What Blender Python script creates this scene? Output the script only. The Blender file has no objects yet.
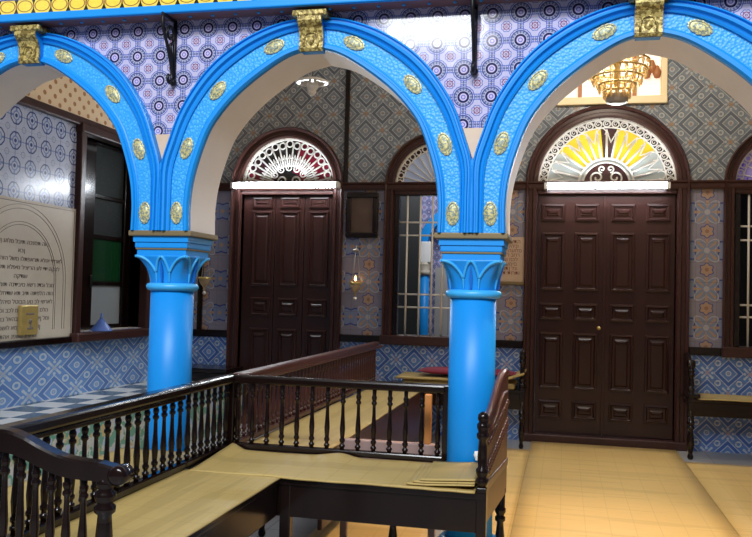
import bpy, bmesh, math, random
from math import pi, sin, cos, radians
from mathutils import Vector, Matrix, noise
random.seed(7)
sc = bpy.context.scene
COL = sc.collection

# ------------------------------------------------------------------ geometry builder
class MB:
    def __init__(s): s.v=[]; s.f=[]; s.sm=[]; s.mi=[]; s.m=0
    def add(s, vs, fs, smooth=False):
        b=len(s.v); s.v+= [tuple(p) for p in vs]
        for f in fs: s.f.append([b+i for i in f]); s.sm.append(smooth); s.mi.append(s.m)
        return s
    def box(s,x0,x1,y0,y1,z0,z1):
        v=[(x,y,z) for x in (x0,x1) for y in (y0,y1) for z in (z0,z1)]
        return s.add(v,[(0,1,3,2),(4,6,7,5),(0,4,5,1),(2,3,7,6),(0,2,6,4),(1,5,7,3)])
    def bbox(s,x0,x1,y0,y1,z0,z1,b=.006):
        """box with chamfered edges"""
        bm=bmesh.new(); m=MB().box(x0,x1,y0,y1,z0,z1)
        vs=[bm.verts.new(p) for p in m.v]
        for f in m.f: bm.faces.new([vs[i] for i in f])
        b=min(b,.45*min(abs(x1-x0),abs(y1-y0),abs(z1-z0)))
        bmesh.ops.recalc_face_normals(bm,faces=bm.faces[:])
        bmesh.ops.bevel(bm,geom=bm.edges[:],offset=b,segments=2,affect='EDGES',profile=.5)
        bm.verts.index_update()
        s.add([v.co[:] for v in bm.verts],[[v.index for v in f.verts] for f in bm.faces]); bm.free()
        return s
    def loft(s,rings,closed=True,caps=True,smooth=True,loop=False):
        n=len(rings[0]); vs=[p for r in rings for p in r]; fs=[]
        R=len(rings)
        for i in range(R if loop else R-1):
            j=(i+1)%R
            for k in range(n if closed else n-1):
                k2=(k+1)%n
                fs.append((i*n+k,i*n+k2,j*n+k2,j*n+k))
        b=len(s.v); s.add(vs,fs,smooth)
        if caps and closed and not loop:
            for f in ([b+k for k in range(n)][::-1],[b+(R-1)*n+k for k in range(n)]):
                s.f.append(f); s.sm.append(False); s.mi.append(s.m)
        return s
    def lathe(s,prof,c=(0,0,0),seg=16,smooth=True,axis='z',a0=0.):
        rings=[]
        for r,z in prof:
            ring=[]
            for k in range(seg):
                a=a0+2*pi*k/seg; x,y=r*cos(a),r*sin(a)
                if axis=='z': p=(c[0]+x,c[1]+y,c[2]+z)
                elif axis=='x': p=(c[0]+z,c[1]+x,c[2]+y)
                else: p=(c[0]-x,c[1]+z,c[2]+y)
                ring.append(p)
            rings.append(ring)
        return s.loft(rings,smooth=smooth)
    def tube(s,pts,r,seg=8,loop=False,flat=None):
        P=[Vector(p) for p in pts]; n=len(P); rings=[]
        up=None
        for i in range(n):
            if loop: t=P[(i+1)%n]-P[i-1]
            else: t=P[min(i+1,n-1)]-P[max(i-1,0)]
            if t.length<1e-9: t=Vector((0,0,1))
            t.normalize()
            if up is None:
                up=Vector((0,0,1)) if abs(t.z)<.9 else Vector((1,0,0))
            a=(up-t*up.dot(t))
            if a.length<1e-6: a=t.orthogonal()
            a.normalize(); b=t.cross(a); up=a
            rr=r[i] if isinstance(r,(list,tuple)) else r
            rings.append([P[i]+a*rr*cos(2*pi*k/seg)+b*rr*sin(2*pi*k/seg) for k in range(seg)])
        return s.loft(rings,loop=loop)
    def prism(s,poly,plane,a0,a1,smooth=False):
        def mk(p,a):
            if plane=='XZ': return (p[0],a,p[1])
            if plane=='YZ': return (a,p[0],p[1])
            return (p[0],p[1],a)
        return s.loft([[mk(p,a0) for p in poly],[mk(p,a1) for p in poly]],smooth=smooth)
    def sphere(s,c,r,seg=10,rings=6,sc=(1,1,1)):
        pr=[(max(1e-4,r*sin(pi*i/rings)),-r*cos(pi*i/rings)) for i in range(rings+1)]
        m=MB().lathe(pr,seg=seg)
        return s.add([(c[0]+p[0]*sc[0],c[1]+p[1]*sc[1],c[2]+p[2]*sc[2]) for p in m.v],m.f,True)
    def xf(s,M):
        s.v=[tuple(M@Vector(p)) for p in s.v]; return s
    def join(s,o):
        b=len(s.v); s.v+=o.v; s.f+=[[b+i for i in f] for f in o.f]; s.sm+=o.sm; s.mi+=[s.m]*len(o.f); return s
    def mesh(s,name,mats,org=(0,0,0)):
        me=bpy.data.meshes.new(name)
        me.from_pydata([(p[0]-org[0],p[1]-org[1],p[2]-org[2]) for p in s.v],[],s.f)
        if not isinstance(mats,(list,tuple)): mats=[mats]
        for m in mats: me.materials.append(m)
        me.polygons.foreach_set('use_smooth',s.sm); me.polygons.foreach_set('material_index',s.mi)
        bm=bmesh.new(); bm.from_mesh(me); bmesh.ops.recalc_face_normals(bm,faces=bm.faces[:]); bm.to_mesh(me); bm.free()
        me.update(); return me

def wloc(o):
    p=Vector((0,0,0))
    while o: p+=Vector(o.location); o=o.parent
    return p
def part(name,mb,mat,parent,at=None,label=None):
    """a part: vertices of mb are world coordinates unless its root is rotated"""
    if getattr(parent,'type',None) and parent.get('_local'): org=(0,0,0)
    else: org=wloc(parent)
    if parent.parent and parent.parent.get('_local'): org=(0,0,0)
    o=bpy.data.objects.new(name,mb.mesh(name,mat,org)); COL.objects.link(o); o.parent=parent
    if label: o['label']=label
    return o
def inst(name,mesh,parent,loc,label=None):
    o=bpy.data.objects.new(name,mesh); COL.objects.link(o); o.parent=parent; o.location=loc
    if label: o['label']=label
    return o
def tag(o,label,cat,group=None,kind=None):
    o['label']=label; o['category']=cat
    if group: o['group']=group
    if kind: o['kind']=kind
    return o
def thing(name,label,cat,loc=(0,0,0),rotz=0,group=None,local=False,kind='thing'):
    o=bpy.data.objects.new(name,None); COL.objects.link(o); o.location=loc; o.rotation_euler=(0,0,rotz)
    o.empty_display_size=.1
    if local: o['_local']=1
    return tag(o,label,cat,group,kind)
def single(name,mb,mat,label,cat,group=None,kind='thing',org=None):
    if org is None:
        xs,ys,zs=zip(*mb.v); org=((min(xs)+max(xs))/2,(min(ys)+max(ys))/2,min(zs))
    o=bpy.data.objects.new(name,mb.mesh(name,mat,org)); o.location=org; COL.objects.link(o)
    return tag(o,label,cat,group,kind)
def copy_tree(o,parent=None):
    c=o.copy(); COL.objects.link(c)
    if parent: c.parent=parent
    for ch in list(o.children): copy_tree(ch,c)
    return c
def spline(pts,n):
    """Catmull-Rom through 2D/3D pts, resampled to n+1 points by arc length"""
    P=[Vector(p) for p in pts]; P=[P[0]*2-P[1]]+P+[P[-1]*2-P[-2]]; out=[]
    for i in range(1,len(P)-2):
        for k in range(12):
            t=k/12; a,b,c,d=P[i-1:i+3]
            out.append(.5*((2*b)+(c-a)*t+(2*a-5*b+4*c-d)*t*t+(-a+3*b-3*c+d)*t**3))
    out.append(P[-2])
    L=[0]
    for i in range(1,len(out)): L.append(L[-1]+(out[i]-out[i-1]).length)
    res=[]; j=0
    for k in range(n+1):
        s=L[-1]*k/n
        while j<len(L)-2 and L[j+1]<s: j+=1
        u=(s-L[j])/max(1e-9,L[j+1]-L[j]); res.append(out[j].lerp(out[j+1],min(1,u)))
    return res
def panel(outer,holes,plane,a0,a1):
    """wall slab with openings; faces: slot 0 on the a0 side, slot 1 on all others"""
    bm=bmesh.new()
    def mk(p,a): return (p[0],a,p[1]) if plane=='XZ' else (a,p[0],p[1])
    ed=[]
    for lp in [outer]+holes:
        vs=[bm.verts.new(mk(p,a0)) for p in lp]
        for i in range(len(vs)): ed.append(bm.edges.new((vs[i],vs[(i+1)%len(vs)])))
    g=bmesh.ops.triangle_fill(bm,use_beauty=True,use_dissolve=False,edges=ed)
    fs=[f for f in bm.faces]
    ex=bmesh.ops.extrude_face_region(bm,geom=fs)
    d=a1-a0
    bmesh.ops.translate(bm,verts=[v for v in ex['geom'] if isinstance(v,bmesh.types.BMVert)],vec=mk((0,0),d) )
    bmesh.ops.recalc_face_normals(bm,faces=bm.faces[:])
    bm.verts.index_update(); m=MB()
    m.v=[v.co[:] for v in bm.verts]; ax=1 if plane=='XZ' else 0
    for f in bm.faces:
        m.f.append([v.index for v in f.verts]); m.sm.append(False)
        m.mi.append(0 if all(abs(v.co[ax]-a0)<1e-5 for v in f.verts) else 1)
    bm.free(); return m

# ------------------------------------------------------------------ node expressions
class E:
    nt=None
    def __init__(s,k): s.k=k
    @staticmethod
    def op(o,*a):
        n=E.nt.nodes.new('ShaderNodeMath'); n.operation=o
        for i,x in enumerate(a):
            if isinstance(x,E): E.nt.links.new(x.k,n.inputs[i])
            else: n.inputs[i].default_value=float(x)
        return E(n.outputs[0])
    def __add__(s,o): return E.op('ADD',s,o)
    __radd__=__add__
    def __sub__(s,o): return E.op('SUBTRACT',s,o)
    def __rsub__(s,o): return E.op('SUBTRACT',o,s)
    def __mul__(s,o): return E.op('MULTIPLY',s,o)
    __rmul__=__mul__
    def __truediv__(s,o): return E.op('DIVIDE',s,o)
    def __lt__(s,o): return E.op('LESS_THAN',s,o)
    def __gt__(s,o): return E.op('GREATER_THAN',s,o)
def ab(a): return E.op('ABSOLUTE',a)
def fr(a): return E.op('FRACT',a)
def mn(a,b): return E.op('MINIMUM',a,b)
def mx(a,b): return E.op('MAXIMUM',a,b)
def sq(a): return E.op('SQRT',a)
def fl(a): return E.op('FLOOR',a)
def band(a,lo,hi): return (a>lo)*(a<hi)
def hyp(a,b): return sq(a*a+b*b)
def ang(y,x): return E.op('ARCTAN2',y,x)
def cs(a): return E.op('COSINE',a)
def mix(f,a,b):
    n=E.nt.nodes.new('ShaderNodeMix'); n.data_type='RGBA'
    for s,x in ((n.inputs[0],f),(n.inputs[6],a),(n.inputs[7],b)):
        if isinstance(x,E): E.nt.links.new(x.k,s)
        elif isinstance(x,(tuple,list)): s.default_value=(*x[:3],1)
        else: s.default_value=x
    return E(n.outputs[2])
def pos():
    g=E.nt.nodes.new('ShaderNodeNewGeometry'); sp=E.nt.nodes.new('ShaderNodeSeparateXYZ')
    E.nt.links.new(g.outputs['Position'],sp.inputs[0]); return [E(o) for o in sp.outputs]
def vec(x,y,z):
    n=E.nt.nodes.new('ShaderNodeCombineXYZ')
    for i,a in enumerate((x,y,z)):
        if isinstance(a,E): E.nt.links.new(a.k,n.inputs[i])
        else: n.inputs[i].default_value=a
    return E(n.outputs[0])
def noi(v,scale,detail=3,rough=.55):
    n=E.nt.nodes.new('ShaderNodeTexNoise'); E.nt.links.new(v.k,n.inputs['Vector'])
    n.inputs['Scale'].default_value=scale; n.inputs['Detail'].default_value=detail; n.inputs['Roughness'].default_value=rough
    return E(n.outputs['Fac'])
def vor(v,scale,feature='F1'):
    n=E.nt.nodes.new('ShaderNodeTexVoronoi'); n.feature=feature; E.nt.links.new(v.k,n.inputs['Vector'])
    n.inputs['Scale'].default_value=scale; return E(n.outputs['Distance'])
def material(name,fn=None,color=(.5,.5,.5),rough=.5,metal=0,spec=.5,coat=0,emit=None,es=0,trans=0,bump=None,bs=.3,bd=.01):
    m=bpy.data.materials.new(name); m.use_nodes=True; nt=m.node_tree; E.nt=nt
    b=nt.nodes['Principled BSDF']
    b.inputs['Base Color'].default_value=(*color,1); b.inputs['Roughness'].default_value=rough
    b.inputs['Metallic'].default_value=metal; b.inputs['Specular IOR Level'].default_value=spec
    b.inputs['Coat Weight'].default_value=coat; b.inputs['Coat Roughness'].default_value=.08
    b.inputs['Transmission Weight'].default_value=trans
    if emit: b.inputs['Emission Color'].default_value=(*emit,1); b.inputs['Emission Strength'].default_value=es
    if fn:
        c=fn(); nt.links.new(c.k,b.inputs['Base Color'])
    if bump:
        h=bump(); n=nt.nodes.new('ShaderNodeBump'); n.inputs['Strength'].default_value=bs; n.inputs['Distance'].default_value=bd
        nt.links.new(h.k,n.inputs['Height']); nt.links.new(n.outputs[0],b.inputs['Normal'])
    return m

# --- tile designs (u, v in metres on the wall)
def rosette_front():
    x,y,z=pos(); T=.148
    u=(x+.543)/T; v=(z-3.008)/T
    p=fr(u+.5)-.5; q=fr(v+.5)-.5; r=hyp(p,q); th=ang(q,p)
    pc=fr(u)-.5; qc=fr(v)-.5; rc=hyp(pc,qc); tc=ang(qc,pc)
    c=mix(noi(vec(x,y,z),9),(.40,.38,.56),(.52,.50,.68))
    navy=(.018,.022,.075); blue=(.11,.15,.42); mar=(.20,.07,.15); pale=(.50,.47,.65); teal=(.10,.13,.24)
    a1=ab(p); a2=ab(q); lo=mn(a1,a2); hi=mx(a1,a2)
    # H-shaped brackets between rosettes
    c=mix(band(lo,.075,.115)*(hi>.33),c,blue)
    c=mix((lo<.10)*band(hi,.455,.48),c,blue)
    c=mix((lo<.03)*band(hi,.40,.5),c,teal)
    # corner flower
    c=mix(band(rc+cs(tc*8)*.010,.17,.20),c,blue)
    c=mix(rc<(cs(tc*8)*.02+.13),c,mar)
    c=mix(band(rc,.05,.08),c,pale)
    # rosette
    c=mix(band(r+cs(th*16)*.006,.385,.42),c,blue)
    c=mix(r<.36,c,mix(cs(th*16)>.15,(.30,.31,.46),teal)); c=mix(band(r,.315,.35),c,(.05,.07,.24))
    c=mix(r<.235,c,pale); c=mix(r<.215,c,navy)
    c=mix(r<.135,c,(.52,.44,.66)); c=mix(band(r,.05,.085),c,blue)
    gr=mn(ab(pc),ab(qc))<.007
    return mix(gr,c,(.42,.40,.52))
def rosette_side():
    x,y,z=pos(); T=.207
    u=(y-5.935)/T; v=(z-2.69)/T
    p=fr(u+.5)-.5; q=fr(v+.5)-.5; r=hyp(p,q); th=ang(q,p)
    c=mix(noi(vec(x,y,z),6),(.42,.50,.72),(.56,.63,.80))
    navy=(.05,.08,.25); blue=(.17,.25,.55)
    c=mix((mn(ab(p),ab(q))<.02)*(r>.3),c,blue)
    pc=fr(u)-.5; qc=fr(v)-.5; rc=hyp(pc,qc)
    c=mix(band(rc,.1,.14),c,(.28,.36,.6)); c=mix(mn(ab(pc),ab(qc))<.006,c,(.3,.33,.45))
    w=r+cs(th*8)*.008
    c=mix(band(w,.31,.37),c,navy); c=mix(band(r,.15,.20),c,blue); c=mix(r<.08,c,navy)
    c=mix((r<.3)*(cs(th*4)>.75)*(r>.19),c,blue)
    return c
def diamonds(u,v,P,dark,mid,light,acc,st=None):
    """lattice of nested diamonds framed by chains of rings; P is the half diagonal spacing"""
    a=(u+v)/(2*P); b=(u-v)/(2*P)
    p=fr(a+.5)-.5; q=fr(b+.5)-.5
    m=mx(ab(p),ab(q)); r=hyp(p,q); th=ang(q,p)
    c=mid
    c=mix(m<.36,c,light); c=mix(m<.33,c,dark); c=mix(m<.22,c,light); c=mix(m<.19,c,mid)
    c=mix(band(r,.055,.10),c,light); c=mix(r<.035,c,acc)
    # one large ring on the middle of each side of the cell
    e=.5-m; lo=mn(ab(p),ab(q)); rr=hyp(lo,e)
    c=mix(rr<.135,c,dark); c=mix(rr<.115,c,light); c=mix(rr<.055,c,mid)
    # crossed flower with dots at the corners of the cell
    pc=fr(a)-.5; qc=fr(b)-.5; rc=hyp(pc,qc); tc=ang(qc,pc)
    c=mix((rc<.27)*(mn(ab(pc),ab(qc))<.035),c,light)
    pd=hyp(ab(pc)-.12,ab(qc)-.12); c=mix(pd<.045,c,light)
    pe=mn(hyp(ab(pc)-.24,qc),hyp(pc,ab(qc)-.24)); c=mix(pe<.045,c,light)
    c=mix(rc<(cs(tc*4)*.03+.08),c,acc)
    return c
def low_tile(u,v):
    P=.195
    p=fr(u/(2*P)+.5)-.5; q=fr(v/(2*P)+.5)-.5
    r=hyp(p,q); th=ang(q,p)
    pc=fr(u/(2*P))-.5; qc=fr(v/(2*P))-.5
    rt=hyp(p,qc); rs=hyp(pc,q); tt=ang(qc,p); ts=ang(q,pc)
    c=mix(noi(vec(u,v,0),14),(.20,.20,.29),(.29,.27,.34))
    gb=(.20,.26,.40); blue=(.04,.07,.28); pe=(.42,.28,.19); pale=(.40,.40,.46)
    c=mix(rs+cs(ts*4)*.05<.27,c,blue); c=mix(rs+cs(ts*4)*.05<.22,c,(.20,.25,.42)); c=mix(rs<.06,c,pe)
    c=mix(r-cs(th*4+pi)*.10<.30,c,pale); c=mix(r-cs(th*4+pi)*.10<.26,c,gb)
    c=mix((cs(th*8)>.55)*band(r,.10,.33),c,pe)
    c=mix(r<.075,c,pale)
    c=mix(rt+cs(tt*6)*.02<.17,c,blue); c=mix(rt+cs(tt*6)*.02<.145,c,pe); c=mix(rt<.05,c,(.3,.16,.1))
    return mix(noi(vec(u,v,3),30,2)*.2,c,(.2,.2,.24))
def back_wall():
    x,y,z=pos()
    up=diamonds(x-1.236,z-3.696,.19,(.11,.135,.17),(.185,.22,.26),(.38,.40,.40),(.34,.22,.14))
    dd=diamonds(x-1.621,z-.79,.2,(.05,.13,.42),(.10,.21,.5),(.42,.5,.62),(.34,.3,.42))
    lw=low_tile(x-1.404,z-1.633)
    c=mix(z>2.69,lw,up); c=mix(z<1.0,c,dd)
    g=mn(ab(fr(x/.2)-.5),ab(fr(z/.2)-.5))<.006
    return mix(g,c,(.12,.12,.13))
def left_wall():
    x,y,z=pos()
    dd=diamonds((y-6.238)*.62,z-.773,.215,(.11,.22,.53),(.16,.30,.62),(.44,.55,.67),(.36,.44,.58))
    be=(.82,.66,.45)
    u=fr((y)/.15)-.5; v=fr((z-3.05)/.13)-.5
    u2=fr(y/.15+.5)-.5; v2=fr((z-3.05)/.13+.5)-.5
    fl_=mix((hyp(u,v)<.16)+(hyp(u2,v2)<.16),mix(noi(vec(x,y,z),8),be,(.9,.74,.54)),(.48,.26,.13))
    ros=rosette_side()
    c=mix(z>3.03,ros,fl_); c=mix(z<1.0,c,dd)
    return c
def yellow_band():
    x,y,z=pos()
    t=(z-3.107)/.075; p=fr((x+.08)/.115)-.5
    e=hyp(p*1.05,(t-.5)*1.0)
    c=mix(noi(vec(x,y,z),60),(.72,.52,.04),(.85,.68,.12))
    c=mix((e>.40)*(e<.47)+(ab(p)>.46),c,(.30,.14,.05))
    c=mix((ab(p)+ab(t-.5)*.3)>.53,c,(.02,.02,.03))
    w=mix(noi(vec(x,y,z),40)>.5,(.75,.78,.85),(.10,.14,.45))
    c=mix(t>1.0,c,w); c=mix(band(t,1.0,1.12),c,(.05,.06,.2))
    return c
def straw(dirx,ca=(.40,.28,.088),cb=(.54,.395,.14),sp=.012):
    def f():
        x,y,z=pos()
        a,b=(x,y) if dirx=='x' else (y,x)
        st=noi(vec(a*3,b*90,z*4),1.0,2)
        lng=noi(vec(x,y,z),2.2,3)
        c=mix(st,ca,cb)
        c=mix((fr(a/.16)<.035)*.3,c,tuple(k*.45 for k in ca))
        c=mix((noi(vec(a*.6,b*9,z),1.0,2)>.56)*.35,c,tuple(k*.72 for k in ca))
        return mix(lng*.5,c,tuple(k*.8 for k in ca))
    return f
def straw_bump(dirx):
    def f():
        x,y,z=pos(); a,b=(x,y) if dirx=='x' else (y,x)
        return noi(vec(a*6,b*160,z*6),1.0,2)
    return f
def wood_fn(ca,cb,s=1):
    def f():
        x,y,z=pos(); n=noi(vec(x*6*s,y*6*s,z*1.2*s),2.5,4)
        return mix(n,ca,cb)
    return f

M={}
M['tile_front']=material('rosette_tile',rosette_front,rough=.10,spec=.28,bump=lambda:noi(vec(*pos()),7,1),bs=.12,bd=.01)
M['plaster']=material('soffit_plaster',lambda:mix(noi(vec(*pos()),3,4),(.74,.69,.66),(.86,.81,.78)),rough=.6)
M['back']=material('back_wall_tile',back_wall,rough=.22)
M['left']=material('left_wall_tile',left_wall,rough=.2,spec=.3)
M['blue']=material('blue_paint',lambda:mix(noi(vec(*pos()),5,4),(.005,.23,.68),(.008,.275,.76)),rough=.42,spec=.35)
M['lblue']=material('light_blue_frieze',lambda:mix(vor(vec(*pos()),62)>.30,(.06,.44,.82),(.02,.31,.76)),rough=.45,bump=lambda:vor(vec(*pos()),62),bs=.45,bd=.007)
M['dblue']=material('deep_blue_paint',color=(.006,.13,.55),rough=.32)
M['gold']=material('gold_paint',lambda:mix(noi(vec(*pos()),55,3)>.5,(.46,.36,.12),(.17,.12,.03)),rough=.45,metal=.3,bump=lambda:noi(vec(*pos()),45,2),bs=.6,bd=.01)
M['palegold']=material('pale_gilding',lambda:mix(noi(vec(*pos()),90,2)>.5,(.56,.50,.22),(.22,.26,.22)),rough=.45,metal=.2)
M['goldline']=material('dull_gold_line',color=(.19,.14,.065),rough=.5,metal=.2)
M['wood']=material('dark_mahogany',wood_fn((.004,.002,.0018),(.011,.0042,.0032)),rough=.2,spec=.35,coat=.08)
M['rwood']=material('red_mahogany',wood_fn((.055,.015,.011),(.09,.026,.018)),rough=.3,coat=.1)
M['gloss']=material('polished_panel',wood_fn((.06,.018,.011),(.11,.034,.02)),rough=.42,coat=.12)
M['dwood']=material('door_mahogany',wood_fn((.023,.008,.0065),(.042,.0135,.0105)),rough=.32,coat=.0,spec=.35)
M['fwood']=material('frame_wood',wood_fn((.034,.013,.011),(.058,.021,.017)),rough=.35,spec=.35)
M['beam']=material('purple_brown_boards',wood_fn((.16,.085,.10),(.22,.12,.13)),rough=.5)
M['iron']=material('black_iron',color=(.008,.008,.009),rough=.4,metal=.4)
M['white']=material('white_painted_iron',color=(.78,.76,.72),rough=.4)
M['cream']=material('cream_stone',lambda:mix(noi(vec(*pos()),5,5),(.50,.45,.37),(.62,.57,.48)),rough=.45)
M['ink']=material('engraved_ink',color=(.17,.15,.14),rough=.7)
M['brass']=material('brass',lambda:mix(noi(vec(*pos()),18,3),(.46,.33,.09),(.58,.44,.16)),rough=.38,metal=.45)
M['mat_x']=material('straw_mat_along_x',straw('x'),rough=.55,bump=straw_bump('x'),bs=.35,bd=.004)
M['mat_y']=material('straw_mat_along_y',straw('y'),rough=.55,bump=straw_bump('y'),bs=.35,bd=.004)
M['matf']=material('floor_mat',straw('x',(.62,.40,.13),(.79,.545,.21)),rough=.38,bump=straw_bump('x'),bs=.25,bd=.003)
M['floor']=material('flagstones',lambda:(lambda x,y,z:mix(mn(ab(fr(x/.4)-.5),ab(fr(y/.4)-.5))<.008,mix(noi(vec(x,y,z),3,4),(.26,.25,.25),(.38,.37,.36)),(.1,.1,.1)))(*pos()),rough=.3)
def checker_fn():
    x,y,z=pos(); T=.29
    k=fr((fl(x/T)+fl(y/T))*.5)>.25
    return mix(k,(.66,.66,.62),(.07,.10,.12))
M['check']=material('checker_tile',checker_fn,rough=.2)
def ledge_front_fn():
    x,y,z=pos()
    c=mix(noi(vec(x,y,z),9,3)>.5,(.55,.55,.5),(.16,.36,.25)); c=mix(noi(vec(x+5,y,z),12,3)>.58,c,(.55,.42,.2))
    return mix(noi(vec(x,y+7,z),10,2)>.62,c,(.42,.5,.68))
M['ledge']=material('floral_tile',ledge_front_fn,rough=.25)
M['black']=material('painted_darkness',color=(.006,.007,.008),rough=.6)  # near-black colour that stands for the darkness seen through the windows
M['green']=material('green_glass',color=(.006,.04,.014),rough=.15)
M['greyglass']=material('frosted_grey_glass',color=(.26,.29,.31),rough=.25)
M['lattice']=material('dark_lattice_glass',lambda:mix(vor(vec(*pos()),55)<.28,(.012,.016,.016),(.03,.038,.034)),rough=.6,spec=.15)
M['cone']=material('blue_plastic',color=(.10,.19,.55),rough=.4)
M['red']=material('red_cloth',color=(.20,.012,.035),rough=.7)
M['pink']=material('pinkish_board',color=(.33,.22,.20),rough=.6)
M['tan']=material('light_pine',color=(.50,.19,.045),rough=.5)
M['paper']=material('white_paper',color=(.8,.79,.77),rough=.7)
M['plaque']=material('beige_paper',lambda:mix(noi(vec(*pos()),12,3),(.50,.36,.25),(.64,.50,.38)),rough=.5)
M['redink']=material('red_brown_ink',color=(.22,.07,.05),rough=.7)
M['brownboard']=material('brown_picture',lambda:mix(noi(vec(*pos()),6,3),(.05,.035,.025),(.13,.08,.055)),rough=.25)
M['tube']=material('lit_tube',color=(1,1,1),emit=(.86,.93,1.0),es=44)
M['lampbody']=material('white_lamp_housing',color=(.75,.76,.78),rough=.4)
M['g_yellow']=material('yellow_glass',color=(.74,.60,.03),rough=.2,emit=(.9,.65,.05),es=.2)  # faint emission imitates light coming through the pane
M['g_white']=material('pale_glass',color=(.40,.45,.45),rough=.25,emit=(.8,.9,.9),es=.05)  # slight glow put in as backlight
M['g_red']=material('crimson_glass',color=(.22,.008,.03),rough=.15)
M['g_dark']=material('dark_red_glass',color=(.045,.012,.02),rough=.15)
M['g_black']=material('dark_glass',color=(.012,.014,.016),rough=.15)
M['g_blue']=material('pale_blue_glass',color=(.35,.42,.56),rough=.2,emit=(.55,.65,.9),es=.12)  # small emission stands in for light from behind
M['g_violet']=material('violet_glass',lambda:mix(vor(vec(*pos()),14)>.35,(.10,.07,.5),(.42,.38,.7)),rough=.2,emit=(.15,.1,.7),es=.12)  # emission imitates backlit glass
M['litpane']=material('lit_window_pane',color=(.8,.7,.6),rough=.4,emit=(1.0,.84,.70),es=.75)
M['creamwood']=material('cream_painted_wood',color=(.85,.72,.45),rough=.5)
M['orange']=material('orange_brown_wood',color=(.40,.16,.06),rough=.5)
M['crystal']=material('amber_crystal',color=(1,.80,.45),rough=.1,spec=.9,trans=.55)
M['clear']=material('clear_crystal',color=(.85,.82,.76),rough=.06,spec=.9,trans=.3)
M['bulb']=material('lit_bulb',color=(1,.8,.5),emit=(1,.66,.30),es=14)
M['silver']=material('dull_silver',color=(.42,.38,.33),rough=.3,metal=.6)
M['flame']=material('oil_flame',color=(1,.6,.2),emit=(1,.48,.14),es=12)
M['amber']=material('amber_oil_glass',color=(.75,.58,.36),rough=.1,trans=.6)
M['whiteplaster']=material('white_limewash',color=(.78,.78,.78),rough=.7)
M['sidewall']=material('cream_wall',color=(.5,.46,.4),rough=.7)

# ------------------------------------------------------------------ constants of the place
X1,X2=-2.276,-.484; SP=X2-X1; YF=4.38; YR=4.72; YB=8.893; XL=-4.42; CY=4.54
KS=[X1-SP/2,(X1+X2)/2,X2+SP/2]
I_PT=[(.715,1.835),(.716,2.0),(.69,2.17),(.62,2.38),(.55,2.495),(.44,2.615),(.29,2.732),(.145,2.818),(0,2.858)]
O_PT=[(.893,1.835),(.893,2.02),(.893,2.21),(.85,2.36),(.79,2.52),(.695,2.675),(.6,2.785),(.49,2.872),(.352,2.95),(.18,3.008),(0,3.03)]
NA=44
I_C=spline([(a,b,0) for a,b in I_PT],NA); O_C=spline([(a,b,0) for a,b in O_PT],NA)
def arch_full(C,k):
    """left spring -> apex -> right spring, in (x,z)"""
    L=[(k-p.x,p.y) for p in C]; R=[(k+p.x,p.y) for p in C[::-1]][1:]
    return L+R

# ------------------------------------------------------------------ setting
def struct(name,mb,mat,label,cat): return single(name,mb,mat,label,cat,kind='structure',org=(0,0,0))
struct('floor',MB().box(-4.6,3.6,-3.5,9.1,-.1,0),M['floor'],'grey flagstone floor under the mats and benches','floor')

# arcade wall
outer=[(-4.42,1.836)]
for k in KS: outer+=arch_full(I_C,k)
outer+=[(1.52,1.836),(1.52,0),(3.5,0),(3.5,3.3),(-4.42,3.3)]
struct('wall_middle',panel(outer,[],'XZ',YF,YR),[M['tile_front'],M['plaster']],'arcade wall of lilac and navy rosette tiles with three pointed arches','wall')
# wall above the gallery in the nave, seen behind the ledge only from other places
struct('ceiling',MB().box(-4.6,3.6,YF+.02,9.1,5.0,5.1),M['plaster'],'plain ceiling over the aisle behind the arches','ceiling')
single('wall_upper',MB().box(-4.42,3.5,YF,YR,3.3,5.0),M['plaster'],'plain wall above the arcade behind the gallery ledge','wall',kind='structure',org=(0,0,0)).name='wall_gallery'
struct('wall_right',MB().box(3.5,3.6,YF,9.1,0,5.0),M['sidewall'],'cream end wall on the right of the aisle','wall')

# gallery ledge: soffit boards with studs, blue edge strip, tiled parapet
lg=MB().box(-4.42,3.5,4.255,4.395,3.06,3.10)
led=single('trim_9',lg,M['beam'],'purple-brown boarded ledge over the arches with small blue studs','trim',kind='structure',org=(0,0,0))
st=MB().lathe([(.0001,0),(.011,.001),(.009,.007),(.0001,.010)],seg=8).xf(Matrix.Rotation(pi,4,'X')).mesh('stud',M['lblue'])
x=-3.35
while x<.2: inst('stud',st,led,(x,4.315,3.0602)); x+=.138
part('edge_strip',MB().bbox(-4.42,3.5,4.228,4.26,3.055,3.102,.008),M['blue'],led)
part('parapet',MB().box(-4.42,3.5,4.238,4.26,3.102,3.9),material('yellow_lozenge_tile',yellow_band,rough=.2),led)

# back wall with openings
def arcpts(cx,cz,r,n=28,a0=0,a1=pi): return [(cx+r*cos(a0+(a1-a0)*i/n),cz+r*sin(a0+(a1-a0)*i/n)) for i in range(n+1)]
SPZ=2.70
D1=dict(c=-3.08,hw=.545,ro=.665,ri=.545); D2=dict(c=.41,hw=.70,ro=.825,ri=.70)
W2=dict(c=-1.36,hw=.47,ro=.58,ri=.475); W3=dict(c=2.14,hw=.47,ro=.585,ri=.475)
holes=[]
for d in (D1,D2): holes.append([(d['c']-d['ri'],.02),(d['c']+d['ri'],.02)]+arcpts(d['c'],SPZ,d['ri']))
for d in (W2,W3): holes.append([(d['c']-d['ri'],1.06),(d['c']+d['ri'],1.06)]+arcpts(d['c'],SPZ,d['ri']))
holes.append([(-.05,3.60),(.95,3.60),(.95,4.35),(-.05,4.35)])
struct('wall_back',panel([(-4.5,0),(3.5,0),(3.5,5.0),(-4.5,5.0)],holes,'XZ',YB,YB+.16),[M['back'],M['sidewall']],'back wall in patterned blue, grey and orange tiles behind the arches','wall')
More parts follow.
